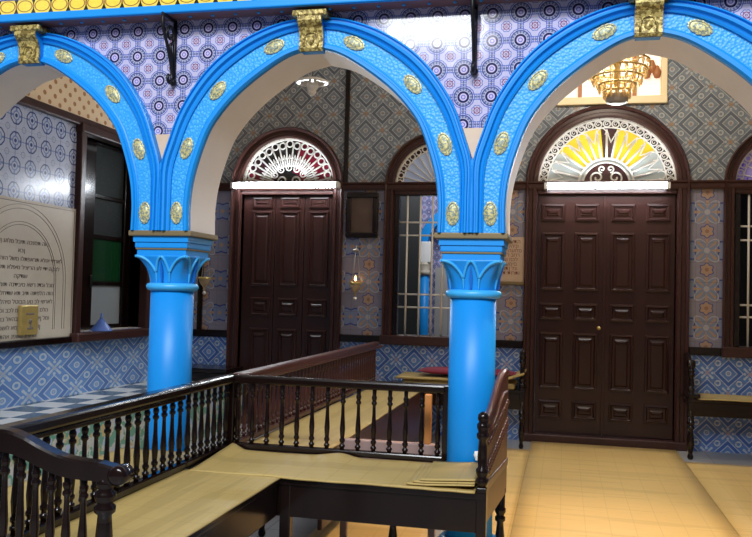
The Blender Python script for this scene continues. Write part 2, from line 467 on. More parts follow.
# left wall with window opening
struct('wall_left',panel([(2.0,0),(YB,0),(YB,5.0),(2.0,5.0)],[[(6.88,1.08),(8.13,1.08),(8.13,2.95),(6.88,2.95)]],'YZ',XL,XL-.16),[M['left'],M['sidewall']],'left aisle wall with pale blue rosette tiles over a blue dado','wall')

def rail(name,x0,x1,z0,z1,d,label,mat='wood'):
    m=MB().bbox(x0,x1,YB-d,YB,z0,z1,.008); return struct(name,m,M[mat],label,'trim')
rail('trim_1',-4.42,D1['c']-D1['ro'],.965,1.045,.035,'dark dado rail left of the left door')
rail('trim_2',D1['c']+D1['ro'],W2['c']-W2['ro'],.965,1.045,.035,'dark dado rail between left door and barred window')
rail('trim_3',W2['c']+W2['ro'],D2['c']-D2['ro'],.965,1.045,.035,'dark dado rail between barred window and right door')
rail('trim_4',D2['c']+D2['ro'],W3['c']-W3['ro'],.965,1.045,.035,'dark dado rail between right door and far right window')
# lintel rail, its moulded section made of two steps
def lintel(name,x0,x1,label):
    m=MB().prism([(YB,2.645),(YB-.04,2.645),(YB-.05,2.665),(YB-.05,2.70),(YB-.07,2.715),(YB-.07,2.73),(YB,2.73)],'YZ',x0,x1)
    struct(name,m,M['fwood'],label,'trim')
lintel('trim_5',-4.42,3.5,'long dark lintel rail at door head height across the back wall')
struct('trim_6',MB().bbox(-4.13,-4.07,YB-.03,YB,1.045,2.645,.006),M['wood'],'narrow upright dark strip in the back left corner','trim')
struct('trim_7',MB().bbox(-2.42,-2.37,YB-.03,YB,2.73,5.0,.006),M['wood'],'upright dark strip above the framed brown picture','trim')
# left wall rails
struct('trim_8',MB().bbox(XL,XL+.05,2.0,6.80,.985,1.045,.008),M['wood'],'dark rail on the left wall under the inscription','trim')
struct('trim_10',MB().bbox(XL,XL+.05,8.2,YB,.985,1.045,.008),M['wood'],'dark rail on the left wall past the shuttered window','trim')
struct('trim_11',MB().bbox(XL,XL+.06,2.0,YB,2.99,3.07,.012),M['fwood'],'dark rail on the left wall above the rosette tiles','trim')
# checker topped ledge
lm_=MB(); lm_.box(XL,-3.55,2.0,YB,0,.48)
lo_=struct('trim_12',lm_,M['ledge'],'masonry ledge with floral tiled face along the left wall','ledge')
part('checker_top',MB().bbox(XL,-3.53,2.0,YB,.48,.50,.005),M['check'],lo_,label='black and white checker tiled top')

# ------------------------------------------------------------------ doors, fanlights, windows
def half_ring(cx,cz,ri,ro,y0,y1,n=40,a0=0,a1=pi):
    m=MB(); rings=[]
    for i in range(n+1):
        a=a0+(a1-a0)*i/n; c,s_=cos(a),sin(a)
        rings.append([(cx+ri*c,y0,cz+ri*s_),(cx+ro*c,y0,cz+ro*s_),(cx+ro*c,y1,cz+ro*s_),(cx+ri*c,y1,cz+ri*s_)])
    m.loft(rings,smooth=False); return m
def moulded_arch(cx,cz,ri,ro,y,n=48):
    """arched casing with a stepped moulding"""
    w=ro-ri; prof=[(0,.10),(0,-.01),(.12,-.045),(.35,-.045),(.42,-.03),(.70,-.03),(.76,-.06),(.9,-.07),(1,-.05),(1,.0)]
    rings=[]
    for i in range(n+1):
        a=pi*i/n; rings.append([(cx+(ri+w*f)*cos(a),y+d,cz+(ri+w*f)*sin(a)) for f,d in prof])
    return MB().loft(rings,smooth=False)
def jambs(cx,ri,ro,y,z0,z1,side):
    w=ro-ri; prof=[(0,.10),(0,-.01),(.12,-.045),(.35,-.045),(.42,-.03),(.70,-.03),(.76,-.06),(.9,-.07),(1,-.05),(1,.0)]
    return MB().loft([[(cx+side*(ri+w*f),y+d,z) for f,d in prof] for z in (z0,z1)],smooth=False)
def sector(cx,cz,r0,r1,a0,a1,y0,y1,n=8):
    rings=[]
    for i in range(n+1):
        a=a0+(a1-a0)*i/n
        rings.append([(cx+r*cos(a),yy,cz+r*sin(a)) for r,yy in ((r0,y0),(r1,y0),(r1,y1),(r0,y1))])
    return MB().loft(rings,smooth=False)
def spiral(cx,cz,r,turns,a0,d,y,n=26):
    return [(cx+r*(1-.82*i/n)*cos(a0+d*2*pi*turns*i/n),y,cz+r*(1-.82*i/n)*sin(a0+d*2*pi*turns*i/n)) for i in range(n+1)]
def circ(cx,cz,r,y,n=14): return [(cx+r*cos(2*pi*i/n),y,cz+r*sin(2*pi*i/n)) for i in range(n)]
def pol(cx,cz,r,a,y): return (cx+r*cos(a),y,cz+r*sin(a))

def fan_sunburst(root,cx,cz,R,y):
    """right door: ring of scroll circles round a sunburst of arrow bars over lyre scrolls"""
    g=MB(); t=.0085
    g.tube([pol(cx,cz,R-.008,pi*i/40,y) for i in range(41)],.010,6)
    g.tube([pol(cx,cz,R*.865,pi*i/40,y) for i in range(41)],t*.8,6)
    part('outer_rim',g,M['white'],root)
    N=23; cm=MB().tube(circ(0,0,R*.052,0),.0075,6,loop=True).tube(spiral(0,0,R*.04,1.1,0,1,0,10),.005,5).mesh('scroll_circle',M['white'])
    for i in range(N):
        p=pol(cx,cz,R*.925,pi*(i+.5)/N,y); inst('scroll_circle',cm,root,Vector(p)-wloc(root))
    ar=MB(); NB=17
    bm_=MB().tube([(R*.40,0,0),(R*.78,0,0)],.012,6)
    bm_.loft([[(R*.76,-.006,-.022),(R*.76,.006,-.022),(R*.76,.006,.022),(R*.76,-.006,.022)],[(R*.84,-.003,-.002),(R*.84,.003,-.002),(R*.84,.003,.002),(R*.84,-.003,.002)]],smooth=False)
    me=bm_.mesh('arrow_bar',M['white'])
    for i in range(NB):
        a=pi*(i+.5)/NB; o=inst('arrow_bar',me,root,Vector((cx,y,cz))-wloc(root)); o.rotation_euler=(0,-a,0)
    # scalloped arcs linking the bars
    sc_=MB(); pts=[]
    for i in range(NB*8+1):
        a=pi*i/(NB*8); w=abs(sin(a*NB/2)); pts.append(pol(cx,cz,R*(.86-.22*(1-w)),a,y))
    sc_.tube(pts,.006,5); part('scalloped_arc',sc_,M['white'],root)
    ring=MB().tube([pol(cx,cz,R*.40,pi*i/30,y) for i in range(31)],.013,6).tube([pol(cx,cz,R*.34,pi*i/30,y) for i in range(31)],.010,6)
    part('inner_rim',ring,M['white'],root)
    for sgn in (-1,1):
        s_=MB().tube(spiral(cx+sgn*R*.13,cz+R*.11,R*.11,1.3,-pi/2,sgn,y),.009,6)
        s_.tube(spiral(cx+sgn*R*.06,cz+R*.24,R*.055,1.2,-pi/2,sgn,y),.008,6)
        part('lyre_scroll',s_,M['white'],root)
def fan_keyhole(root,cx,cz,R,y,NB=17):
    """left door: bars ending in rings, alternating with spear bars, over spiral scrolls"""
    part('outer_rim',MB().tube([pol(cx,cz,R-.008,pi*i/40,y) for i in range(41)],.012,6),M['white'],root)
    cm=MB().tube(circ(0,0,R*.068,0),.009,6,loop=True).mesh('ring',M['white'])
    b1=MB().tube([(R*.42,0,0),(R*.93,0,0)],.0095,6).mesh('radial_bar',M['white'])
    b2=MB().tube([(R*.42,0,0),(R*.62,0,0)],.009,6)
    b2.loft([[(R*.58,-.005,-.02),(R*.58,.005,-.02),(R*.58,.005,.02),(R*.58,-.005,.02)],[(R*.68,-.002,-.002),(R*.68,.002,-.002),(R*.68,.002,.002),(R*.68,-.002,.002)]],smooth=False)
    b2=b2.mesh('spear_bar',M['white'])
    for i in range(NB):
        a=pi*(i+.5)/NB
        inst('ring',cm,root,Vector(pol(cx,cz,R*.87 if i%2 else R*.90,a,y))-wloc(root))
        o=inst('spear_bar',b2,root,Vector((cx,y,cz))-wloc(root)); o.rotation_euler=(0,-a,0)
    for i in range(NB+1):
        o=inst('radial_bar',b1,root,Vector((cx,y,cz))-wloc(root)); o.rotation_euler=(0,-pi*i/NB,0)
    for i in range(7):
        a=pi*(i+.5)/7; c=pol(cx,cz,R*.40,a,y)
        part('scroll',MB().tube(spiral(c[0],c[2],R*.085,1.4,a,1,y),.0085,6),M['white'],root)
    for sgn in (-1,1):
        part('lyre_scroll',MB().tube(spiral(cx+sgn*R*.14,cz+R*.12,R*.12,1.3,-pi/2,sgn,y),.010,6),M['white'],root)
def fan_rays(root,cx,cz,R,y,NB=13):
    part('outer_rim',MB().tube([pol(cx,cz,R-.008,pi*i/40,y) for i in range(41)],.010,6).tube([pol(cx,cz,R*.84,pi*i/40,y) for i in range(41)],.007,6),M['white'],root)
    cm=MB().tube(circ(0,0,R*.06,0),.007,6,loop=True).mesh('scroll_circle',M['white'])
    for i in range(17): inst('scroll_circle',cm,root,Vector(pol(cx,cz,R*.915,pi*(i+.5)/17,y))-wloc(root))
    b=MB().tube([(R*.2,0,0),(R*.84,0,0)],.007,6).mesh('radial_bar',M['white'])
    for i in range(NB+1):
        o=inst('radial_bar',b,root,Vector((cx,y,cz))-wloc(root)); o.rotation_euler=(0,-pi*i/NB,0)
    part('inner_rim',MB().tube([pol(cx,cz,R*.2,pi*i/20,y) for i in range(21)],.010,6),M['white'],root)

def casing(name,label,cat,d,z0):
    cx=d['c']
    root=thing(name,label,cat,(cx,YB,0),kind='structure')
    part('arched_casing',moulded_arch(cx,SPZ,d['ri'],d['ro'],YB),M['fwood'],root)
    for s_ in (-1,1): part('jamb',jambs(cx,d['ri'],d['ro'],YB,z0,SPZ,s_),M['fwood'],root)
    part('transom',MB().bbox(cx-d['ri'],cx+d['ri'],YB-.02,YB+.1,SPZ-.10,SPZ+.02,.01),M['fwood'],root)
    return root
def glass(root,d,parts,y=None):
    y=YB+.06 if y is None else y
    for r0,r1,a0,a1,m in parts:
        part('glass_pane',sector(d['c'],SPZ,d['ri']*r0+.0005,d['ri']*r1,radians(a0),radians(a1),y,y+.012),M[m],root)
def door_leaf(root,x0,x1,z0,z1,cols,rows,y):
    """a leaf with raised-and-fielded panels"""
    leaf=part('door_leaf',MB().bbox(x0,x1,y,y+.05,z0,z1,.004),M['dwood'],root)
    for a,b in cols:
        for c,d_,orn in rows:
            m=MB(); w=.022
            def fr_(off,yy): return [(a+off,yy,c+off),(b-off,yy,c+off),(b-off,yy,d_-off),(a+off,yy,d_-off)]
            m.loft([fr_(0,y),fr_(.004,y-.016),fr_(w,y-.020),fr_(w+.012,y-.004),fr_(w+.03,y-.004),fr_(w+.045,y-.014)],smooth=False)
            if orn:
                zc=d_-.085; xc=(a+b)/2
                m.loft([[(xc-.055,y-.013,zc-.02),(xc+.055,y-.013,zc-.02),(xc+.07,y-.013,zc+.025),(xc-.07,y-.013,zc+.025)],[(xc-.04,y-.024,zc-.008),(xc+.04,y-.024,zc-.008),(xc+.05,y-.024,zc+.013),(xc-.05,y-.024,zc+.013)]],smooth=False)
            part('raised_panel',m,M['dwood'],leaf)
    return leaf
# right door
r=casing('door_2','wide four-panel dark mahogany door under the yellow fanlight','door',D2,0)
rows=[(2.317,2.50,1),(1.586,2.20,1),(1.274,1.455,1),(.549,1.145,1),(.239,.435,1)]
dy=YB+.05
door_leaf(r,-.285,.404,.09,2.60,[(-.245,-.005),(.10,.345)],rows,dy)
door_leaf(r,.410,1.105,.09,2.60,[(.468,.708),(.82,1.06)],rows,dy)
part('meeting_strip',MB().bbox(.392,.422,dy-.012,dy,.1,2.59,.004),M['dwood'],r)
kn=MB().lathe([(.001,-.035),(.018,-.03),(.02,-.02),(.008,-.012),(.008,0)],c=(.36,dy-.004,1.2),axis='y',seg=12); part('knob',kn,M['brass'],r)
part('threshold',MB().bbox(D2['c']-D2['ro'],D2['c']+D2['ro'],YB-.07,YB+.1,0,.085,.01),M['fwood'],r)
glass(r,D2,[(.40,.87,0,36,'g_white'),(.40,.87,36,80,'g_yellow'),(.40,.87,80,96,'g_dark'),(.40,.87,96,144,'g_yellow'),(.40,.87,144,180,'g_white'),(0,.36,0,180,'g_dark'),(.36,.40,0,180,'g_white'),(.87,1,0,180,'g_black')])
fan_sunburst(r,D2['c'],SPZ,D2['ri'],YB+.045)
# left door
r=casing('door_1','narrow dark mahogany door under the crimson keyhole fanlight','door',D1,0)
rows=[(2.45,2.58,0),(1.56,2.42,0),(1.22,1.43,1),(.50,1.08,1),(.2,.4,0)]
door_leaf(r,-3.62,-3.235,.09,2.60,[(-3.51,-3.27)],rows,dy)
door_leaf(r,-3.229,-2.885,.09,2.60,[(-3.175,-2.94)],rows,dy)
door_leaf(r,-2.879,-2.54,.09,2.60,[(-2.83,-2.595)],rows,dy)
part('threshold',MB().bbox(D1['c']-D1['ro'],D1['c']+D1['ro'],YB-.07,YB+.1,0,.085,.01),M['fwood'],r)
glass(r,D1,[(.3,1,0,78,'g_red'),(.3,1,78,135,'g_black'),(.3,1,135,158,'g_dark'),(.3,1,158,180,'g_red'),(0,.3,0,180,'g_black')])
fan_keyhole(r,D1['c'],SPZ,D1['ri'],YB+.045)
# barred windows of the back wall
def bars(root,xs,zs,x0,x1,z0,z1):
    vm=MB().tube([(0,0,z0),(0,0,z1)],.011,8).mesh('upright_bar',M['white'])
    for x_ in xs: inst('upright_bar',vm,root,Vector((x_,YB+.02,0))-wloc(root))
    hm=MB().tube([(x0,0,0),(x1,0,0)],.010,8).mesh('cross_bar',M['white'])
    for z_ in zs: inst('cross_bar',hm,root,Vector((0,YB+.035,z_))-wloc(root))
def barred(name,label,d,xs,zs,gl):
    r=casing(name,label,'window',d,1.0)
    cx=d['c']
    part('sill',MB().bbox(cx-d['ro']-.01,cx+d['ro']+.01,YB-.09,YB+.12,.955,1.06,.012),M['fwood'],r)
    for s_ in (-1,1):
        a=cx+s_*d['ri']; part('inner_stile',MB().bbox(min(a,a-s_*.055),max(a,a-s_*.055),YB+.0,YB+.09,1.06,2.60,.006),M['wood'],r)
    part('head',MB().bbox(cx-d['ri'],cx+d['ri'],YB,YB+.09,2.59,2.62,.006),M['wood'],r)
    bars(r,xs,zs,cx-d['ri']+.05,cx+d['ri']-.05,1.06,2.60)
    glass(r,d,gl); fan_rays(r,cx,SPZ,d['ri'],YB+.045)
    return r
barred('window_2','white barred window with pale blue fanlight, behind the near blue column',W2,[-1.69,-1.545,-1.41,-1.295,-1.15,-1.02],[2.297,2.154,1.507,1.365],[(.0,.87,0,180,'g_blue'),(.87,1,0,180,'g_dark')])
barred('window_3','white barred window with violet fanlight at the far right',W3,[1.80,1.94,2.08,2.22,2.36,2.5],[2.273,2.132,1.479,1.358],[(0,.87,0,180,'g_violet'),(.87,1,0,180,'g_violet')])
# upper lit window
r=thing('window_4','cream framed lit upper window behind the crystal chandelier','window',(.45,YB,3.55),kind='structure')
fm=MB(); part('sill',MB().bbox(-.11,1.0,YB-.06,YB+.1,3.53,3.61,.01),M['creamwood'],r)
part('stile',MB().bbox(.94,1.0,YB-.03,YB+.1,3.61,4.37,.008),M['creamwood'],r)
part('stile',MB().bbox(-.11,-.05,YB-.03,YB+.1,3.61,4.37,.008),M['creamwood'],r)
part('head',MB().bbox(-.11,1.0,YB-.03,YB+.1,4.31,4.37,.008),M['creamwood'],r)
for x_ in (.13,.68): part('mullion',MB().bbox(x_-.02,x_+.02,YB-.01,YB+.07,3.61,4.31,.006),M['orange'],r)
for k in range(3):
    part('carved_ornament',MB().lathe([(.001,0),(.03,.01),(.045,.06),(.03,.10),(.02,.13),(.001,.14)],c=(.80+.05*k,YB+.02,3.80+.06*(k%2)),seg=10),M['orange'],r)
part('pane',MB().box(-.06,.95,YB+.08,YB+.10,3.58,4.33),M['litpane'],r)

# left wall shuttered window
r=thing('window_1','tall dark wooden window with green and grey panes in the left wall','window',(XL,7.5,1.0),kind='structure')
fx0,fx1=XL-.04,XL+.06
part('jamb',MB().bbox(fx0,fx1,6.80,6.885,1.03,3.0,.012),M['fwood'],r)
part('jamb',MB().bbox(fx0,fx1,8.11,8.20,1.03,3.0,.012),M['fwood'],r)
part('head',MB().bbox(fx0,fx1+.02,6.78,8.22,2.93,3.02,.012),M['fwood'],r)
part('sill',MB().bbox(XL-.3,fx1+.06,6.76,8.24,.99,1.075,.015),M['fwood'],r)
for nm,(a,b) in {'reveal_near':(6.86,6.88),'reveal_far':(8.13,8.15)}.items():
    part('reveal',MB().box(XL-.30,XL-.02,a,b,1.07,2.96),M['wood'],r)
part('reveal',MB().box(XL-.30,XL-.02,6.87,8.14,2.95,2.97),M['wood'],r)
sash=part('sash',MB().bbox(XL-.24,XL-.17,6.88,7.42,1.075,2.95,.008),M['wood'],r)
part('sash_stile',MB().bbox(XL-.24,XL-.17,8.0,8.13,1.075,2.95,.008),M['wood'],r)
zz=[1.10,1.54,2.01,2.42,2.95]
for i,z_ in enumerate(zz): part('glazing_bar',MB().bbox(XL-.235,XL-.175,7.42,8.0,z_-.022,z_+.022,.006),M['wood'],r)
for i,mm in enumerate(('greyglass','green','lattice','lattice')):
    part('glass_pane',MB().box(XL-.21,XL-.20,7.41,8.01,zz[i]+.01,zz[i+1]-.01),M[mm],r)
lat=MB()
part('latch',MB().bbox(XL-.17,XL-.155,7.36,7.40,1.5,1.62,.004),M['iron'],r)

# ------------------------------------------------------------------ columns
def make_column(label,x):
    root=thing('column',label,'column',(x,CY,0),group='blue arcade columns',local=True)
    part('shaft',MB().lathe([(.128,.0),(.128,.9),(.125,1.5)],seg=48),M['blue'],root)
    b=MB().lathe([(.20,.06),(.205,.075),(.205,.10),(.195,.12),(.165,.13),(.155,.15),(.165,.165),(.165,.18),(.15,.2),(.129,.205)],seg=40)
    part('base_ring',b,M['lblue2'],root)
    part('plinth',MB().bbox(-.21,.21,-.21,.21,0,.07,.008),M['blue'],root)
    part('neck_ring',MB().lathe([(.125,1.488),(.142,1.493),(.152,1.505),(.153,1.517),(.146,1.530),(.126,1.536)],seg=48),M['lblue2'],root)
    # bell that turns from round to square
    rings=[];N=64
    for i in range(13):
        t=i/12; z=1.53+t*.165
        fl_=t**1.9
        ring=[]
        for k in range(N):
            a=2*pi*k/N+pi/4; c,s_=cos(a),sin(a)
            rs=(.124+.036*fl_)/max(abs(c),abs(s_)); rc=.124+.034*fl_
            w=t**1.3
            # hollow between corner leaves
            rr=rc*(1-w)+rs*w
            ring.append((rr*c,rr*s_,z))
        rings.append(ring)
    bell=part('bell',MB().loft(rings),M['blue'],root)
    def surf(face,u,h):
        t=max(0,min(1,h)); z=1.53+t*.165; f=t**1.9
        a=u*pi/4; c,s_=cos(a),sin(a)
        rs=(.124+.036*f)/max(abs(c),abs(s_)); rc=.124+.034*f; w=t**1.3
        rr=rc*(1-w)+rs*w+.004
        p=Vector((rr*s_,-rr*c,z)); return Matrix.Rotation(face*pi/2,3,'Z')@p
    for f in range(4):
        m=MB()
        for sg in (-1,1):
            m.tube([surf(f,sg*(.40+.60*i/14),.40+.56*sin(i/14*pi/2)) for i in range(15)],.009,6)
            m.tube([surf(f,sg*(.40-.40*i/14),.40+.55*sin(i/14*pi/2)) for i in range(15)],.009,6)
            m.tube([surf(f,sg*.40,.42-.40*i/6) for i in range(7)],[.009-.0009*i for i in range(7)],6)
        part('leaf_rib',m,M['lblue2'],bell)
        # pointed centre leaf
        lf=MB(); L=[surf(f,-.05,.08),surf(f,0,.05),surf(f,.05,.08),surf(f,.07,.45),surf(f,0,.80),surf(f,-.07,.45)]
        n=Matrix.Rotation(f*pi/2,3,'Z')@Vector((0,-1,0))
        lf.loft([[p for p in L],[p+n*.012 for p in [q*1 for q in L]]],smooth=False)
        part('centre_leaf',lf,M['dblue'],bell)
    ab=part('abacus',MB().bbox(-.155,.155,-.155,.155,1.692,1.727,.004).bbox(-.165,.165,-.165,.165,1.735,1.772,.006).prism([(-.172,-.172),(.172,-.172),(.172,.172),(-.172,.172)],'XY',1.77,1.806),M['blue'],root)
    part('lower_line',MB().bbox(-.161,.161,-.161,.161,1.726,1.736,.002),M['goldline'],root,label='dull gold line')
    part('gold_edge',MB().bbox(-.196,.196,-.19,.20,1.804,1.836,.006),M['goldline'],root,label='dull gold top edge')
    return root
M['lblue2']=material('sky_blue_paint',color=(.04,.38,.80),rough=.4)
c1=make_column('blue column with lotus capital behind the long side bench, farther from the camera',X1)
c2=copy_tree(c1); c2.location=(X2,CY,0)
c2['label']='near blue column rising behind the front bench beside the carved arm'

for x_,lb in ((X1-SP,'blue column carrying the left end of the arcade by the left wall'),(X2+SP,'blue column carrying the right end of the right-hand arch')):
    c_=copy_tree(c1); c_.location=(x_,CY,0); c_['label']=lb; c_['kind']='structure'
# ------------------------------------------------------------------ arch mouldings
def strip(k,s0,s1,prof,side=None):
    """sweep a relief profile [(fraction, depth)] between inner and outer arch curve"""
    I=arch_full(I_C,k); O=arch_full(O_C,k); rings=[]
    for (a,b) in zip(I,O):
        a=Vector(a);b=Vector(b); ring=[]
        for f,d in prof:
            p=a.lerp(b,s0+(s1-s0)*f); ring.append((p.x,YF-d,p.y))
        rings.append(ring)
    return MB().loft(rings,smooth=False)
def medallion_mesh():
    m=MB(); n=28
    def el(a,b,y,ph=0,w=0): return [((a*(1+w*cos(12*t)))*cos(t),y,(b*(1+w*cos(12*t)))*sin(t)) for t in [2*pi*i/n for i in range(n)]]
    m.loft([el(.036,.064,.0),el(.036,.064,-.006,0,.05),el(.030,.056,-.008),el(.026,.05,-.004),el(.022,.04,-.005),el(.014,.026,-.010),el(.004,.008,-.011)],smooth=False)
    return m.mesh('medallion',M['palegold'])
MED=medallion_mesh()
MEDPOS=[]
for zt in (1.93,2.31,2.64,2.872):
    best=min(range(NA),key=lambda i:abs((I_C[i].lerp(O_C[i],.46)).y-zt)); MEDPOS.append(best)
def arch(k,label,kx):
    root=thing('arch_moulding',label,'arch',(k,YF,1.836),group='blue arch mouldings')
    part('inner_roll',strip(k,0,.22,[(0,0),(0,.03),(.2,.045),(.5,.045),(.6,.03),(.75,.03),(.85,.024),(1,.02),(1,0)]),M['blue'],root)
    part('frieze',strip(k,.22,.66,[(0,0),(0,.016),(1,.016),(1,0)]),M['lblue'],root,label='light blue vine-patterned frieze')
    part('outer_roll',strip(k,.66,1,[(0,0),(0,.03),(.12,.036),(.18,.024),(.35,.03),(.45,.05),(.62,.052),(.68,.036),(.8,.036),(.86,.05),(.97,.045),(1,0)]),M['blue'],root)
    for sgn in (-1,1):
        for b in MEDPOS:
            p=I_C[b].lerp(O_C[b],.45); q0=I_C[b-1].lerp(O_C[b-1],.45); q1=I_C[b+1].lerp(O_C[b+1],.45)
            t=q1-q0; ang_=math.atan2(-t.x,t.y)  # lean from vertical
            o=inst('medallion',MED,root,(sgn*p.x,-.017,p.y-1.836)); o.rotation_euler=(0,-ang_*sgn if sgn>0 else ang_,0)
            o.rotation_euler=(0,sgn*math.atan2(t.x,t.y),0)
            o['label']='gold oval medallion'
    # keystone console
    prof=[(YF,2.828),(YF-.062,2.828),(YF-.072,2.845),(YF-.066,2.88),(YF-.07,2.92),(YF-.085,2.955),(YF-.105,2.97),(YF-.115,2.985),(YF-.115,3.01),(YF,3.01)]
    sl=MB(); hw=.068
    sl.loft([[(kx-hw*.9,y_,z_) for y_,z_ in prof],[(kx+hw*.9,y_,z_) for y_,z_ in prof]],smooth=False)
    ks=part('keystone',sl,M['blue'],root)
    fp=[(y_-.004,z_) for y_,z_ in prof[1:9]]
    ff=MB().loft([[(kx-hw,a[0],a[1]),(kx+hw,a[0],a[1]),(kx+hw,a[0]+.012,a[1]),(kx-hw,a[0]+.012,a[1])] for a in fp],smooth=False)
    part('gilded_face',ff,M['gold'],ks,label='gilded carved front')
    # carved relief on the gold face
    cv=MB()
    cv.tube([(kx-.04,YF-.076,2.85),(kx-.042,YF-.074,2.88),(kx-.03,YF-.076,2.92),(kx,YF-.078,2.93),(kx+.03,YF-.076,2.92),(kx+.042,YF-.074,2.88),(kx+.04,YF-.076,2.85)],.006,6)
    cv.sphere((kx,YF-.072,2.885),.02,sc=(1,.6,1.3))
    part('carving',cv,M['gold'],ks)
    part('bracket_head',MB().bbox(kx-.098,kx+.098,YF-.125,YF-.0,3.008,3.042,.008),M['gold'],ks,label='gilded bracket head')
    return root
arch(KS[0],'blue arch moulding with gold medallions framing the left wall view',KS[0]+.03)
arch(KS[1],'central blue arch moulding with gold keystone between the two columns',KS[1])
arch(KS[2],'right-hand blue arch moulding in front of the chandelier',KS[2]-.02)
for x_,w in ((X1,'farther'),(X2,'near')):
    single('spandrel_panel',MB().prism([(x_,2.225),(x_+.056,2.395),(x_-.056,2.395)],'XZ',YF-.008,YF),M['plaque'],
      'small cream triangle between the arch mouldings above the %s column'%w,'panel',group='cream spandrel triangles')
    # fill between neighbouring mouldings below the V
    single('impost_block',MB().prism([(x_-.012,1.836),(x_+.012,1.836),(x_+.012,2.19),(x_,2.235),(x_-.012,2.19)],'XZ',YF-.04,YF),M['blue'],
      'blue strip joining the arch mouldings above the %s column'%w,'moulding',group='blue joining strips')

# ------------------------------------------------------------------ iron brackets
def iron_bracket(x,label):
    root=thing('iron_bracket',label,'bracket',(x,YF,2.66),group='wrought iron brackets')
    part('wall_strap',MB().tube([(x,YF-.012,3.055),(x,YF-.012,2.70)],.012,6),M['iron'],root)
    part('top_arm',MB().tube([(x,YF-.012,3.048),(x,YF-.17,3.048)],.010,6),M['iron'],root)
    m=[(YF-.165,3.04),(YF-.16,2.98),(YF-.13,2.93),(YF-.085,2.86),(YF-.05,2.79),(YF-.035,2.72),(YF-.06,2.68),(YF-.085,2.70),(YF-.075,2.725)]
    part('scroll',MB().tube([(x,p.x,p.y) for p in spline([(a,b,0) for a,b in m],30)],.0105,6),M['iron'],root)
    sp=[(x,YF-.07+.05*(1-.7*i/24)*cos(-pi/2+2*pi*1.3*i/24),2.96+.06*(1-.7*i/24)*sin(-pi/2+2*pi*1.3*i/24)) for i in range(25)]
    part('inner_scroll',MB().tube([(x,YF-.04,2.80),(x,YF-.055,2.86)]+sp,.009,6),M['iron'],root)
    part('foot',MB().sphere((x,YF-.02,2.695),.022),M['iron'],root)
iron_bracket(-2.225,'black wrought iron scroll bracket between the left and central arches')
iron_bracket(-.485,'black wrought iron bracket seen nearly edge-on between central and right arches')

# ------------------------------------------------------------------ benches
TOP=1.012
def sprof(z0,z1,r=.0135):
    h=z1-z0
    P=[(0,.9),(.04,.9),(.05,1.25),(.08,1.25),(.09,.8),(.12,.75),(.14,1.2),(.17,1.2),(.19,.85),(.24,1.0),(.34,1.18),(.44,1.0),(.56,.78),(.70,.68),(.74,.7),(.76,1.15),(.79,1.15),(.81,.75),(.85,1.1),(.88,1.1),(.90,.8),(.97,.9),(1,.9)]
    return [(r*b,z0+h*a) for a,b in P]
SPIN=MB().lathe(sprof(.618,.968),seg=10).mesh('spindle',M['wood'])
SPINR=MB().lathe(sprof(.618,.968),seg=8).mesh('spindle',M['rwood'])
def turned_leg(z1,r=.03):
    P=[(0,.55),(.03,.75),(.06,.8),(.1,.6),(.13,.55),(.2,.75),(.3,1.0),(.4,.9),(.55,.65),(.6,.6),(.62,.95),(.66,.95),(.68,.65),(.72,1.0),(.76,1.0),(.78,.8),(1,.85)]
    return [(r*b,z1*a) for a,b in P]
LEG=MB().lathe(turned_leg(.42),seg=14).mesh('leg',M['wood'])
def bench(name_label,loc,rotz,L,D,back=None,spm=None,wood='wood',apron=True,legs=None,backL=None,group='dark wooden benches',apron_h=.16,notch=None):
    r=thing('bench',name_label,'bench',loc,rotz,group=group,local=True)
    w=M[wood]
    part('seat',(MB().prism(notch,'XY',.545,.575) if notch else MB().bbox(0,L,0,D,.545,.575,.006)),w,r)
    if apron:
        part('apron',MB().bbox(0,L,.012,.04,.545-apron_h,.547,.006),w,r)
    for p in (legs or [(.05,.06),(L-.05,.06),(.05,D-.06),(L-.05,D-.06)]):
        inst('leg',LEG,r,(p[0],p[1],0))
        part('leg_block',MB().bbox(p[0]-.032,p[0]+.032,p[1]-.032,p[1]+.032,.41,.547,.004),w,r)
    if back:
        b0,b1=back
        part('top_rail',MB().bbox(b0,b1,D-.035,D+.04,TOP-.047,TOP,.012),w,r)
        part('bottom_rail',MB().bbox(b0,b1,D-.02,D+.025,.585,.622,.008),w,r)
        n=int((b1-b0)/.085); 
        for i in range(n): inst('spindle',spm or SPIN,r,(b0+(i+.5)*(b1-b0)/n,D+.002,0))
    return r
post=MB()
def post_mesh(z1,r=.024,sqz=.6,seg=14,z0=0):
    m=MB().bbox(-r,r,-r,r,z0,sqz,.004)
    h=z1-sqz
    P=[(0,1.0),(.06,1.25),(.10,1.25),(.13,.9),(.18,1.25),(.23,1.25),(.26,.85),(.40,1.0),(.55,.85),(.62,.8),(.65,1.2),(.70,1.25),(.73,.9),(.78,1.2),(.83,1.2),(.86,.8),(.9,1.1),(.96,1.0),(1,.3)]
    return m.lathe([(r*b,sqz+h*a) for a,b in P],seg=seg)

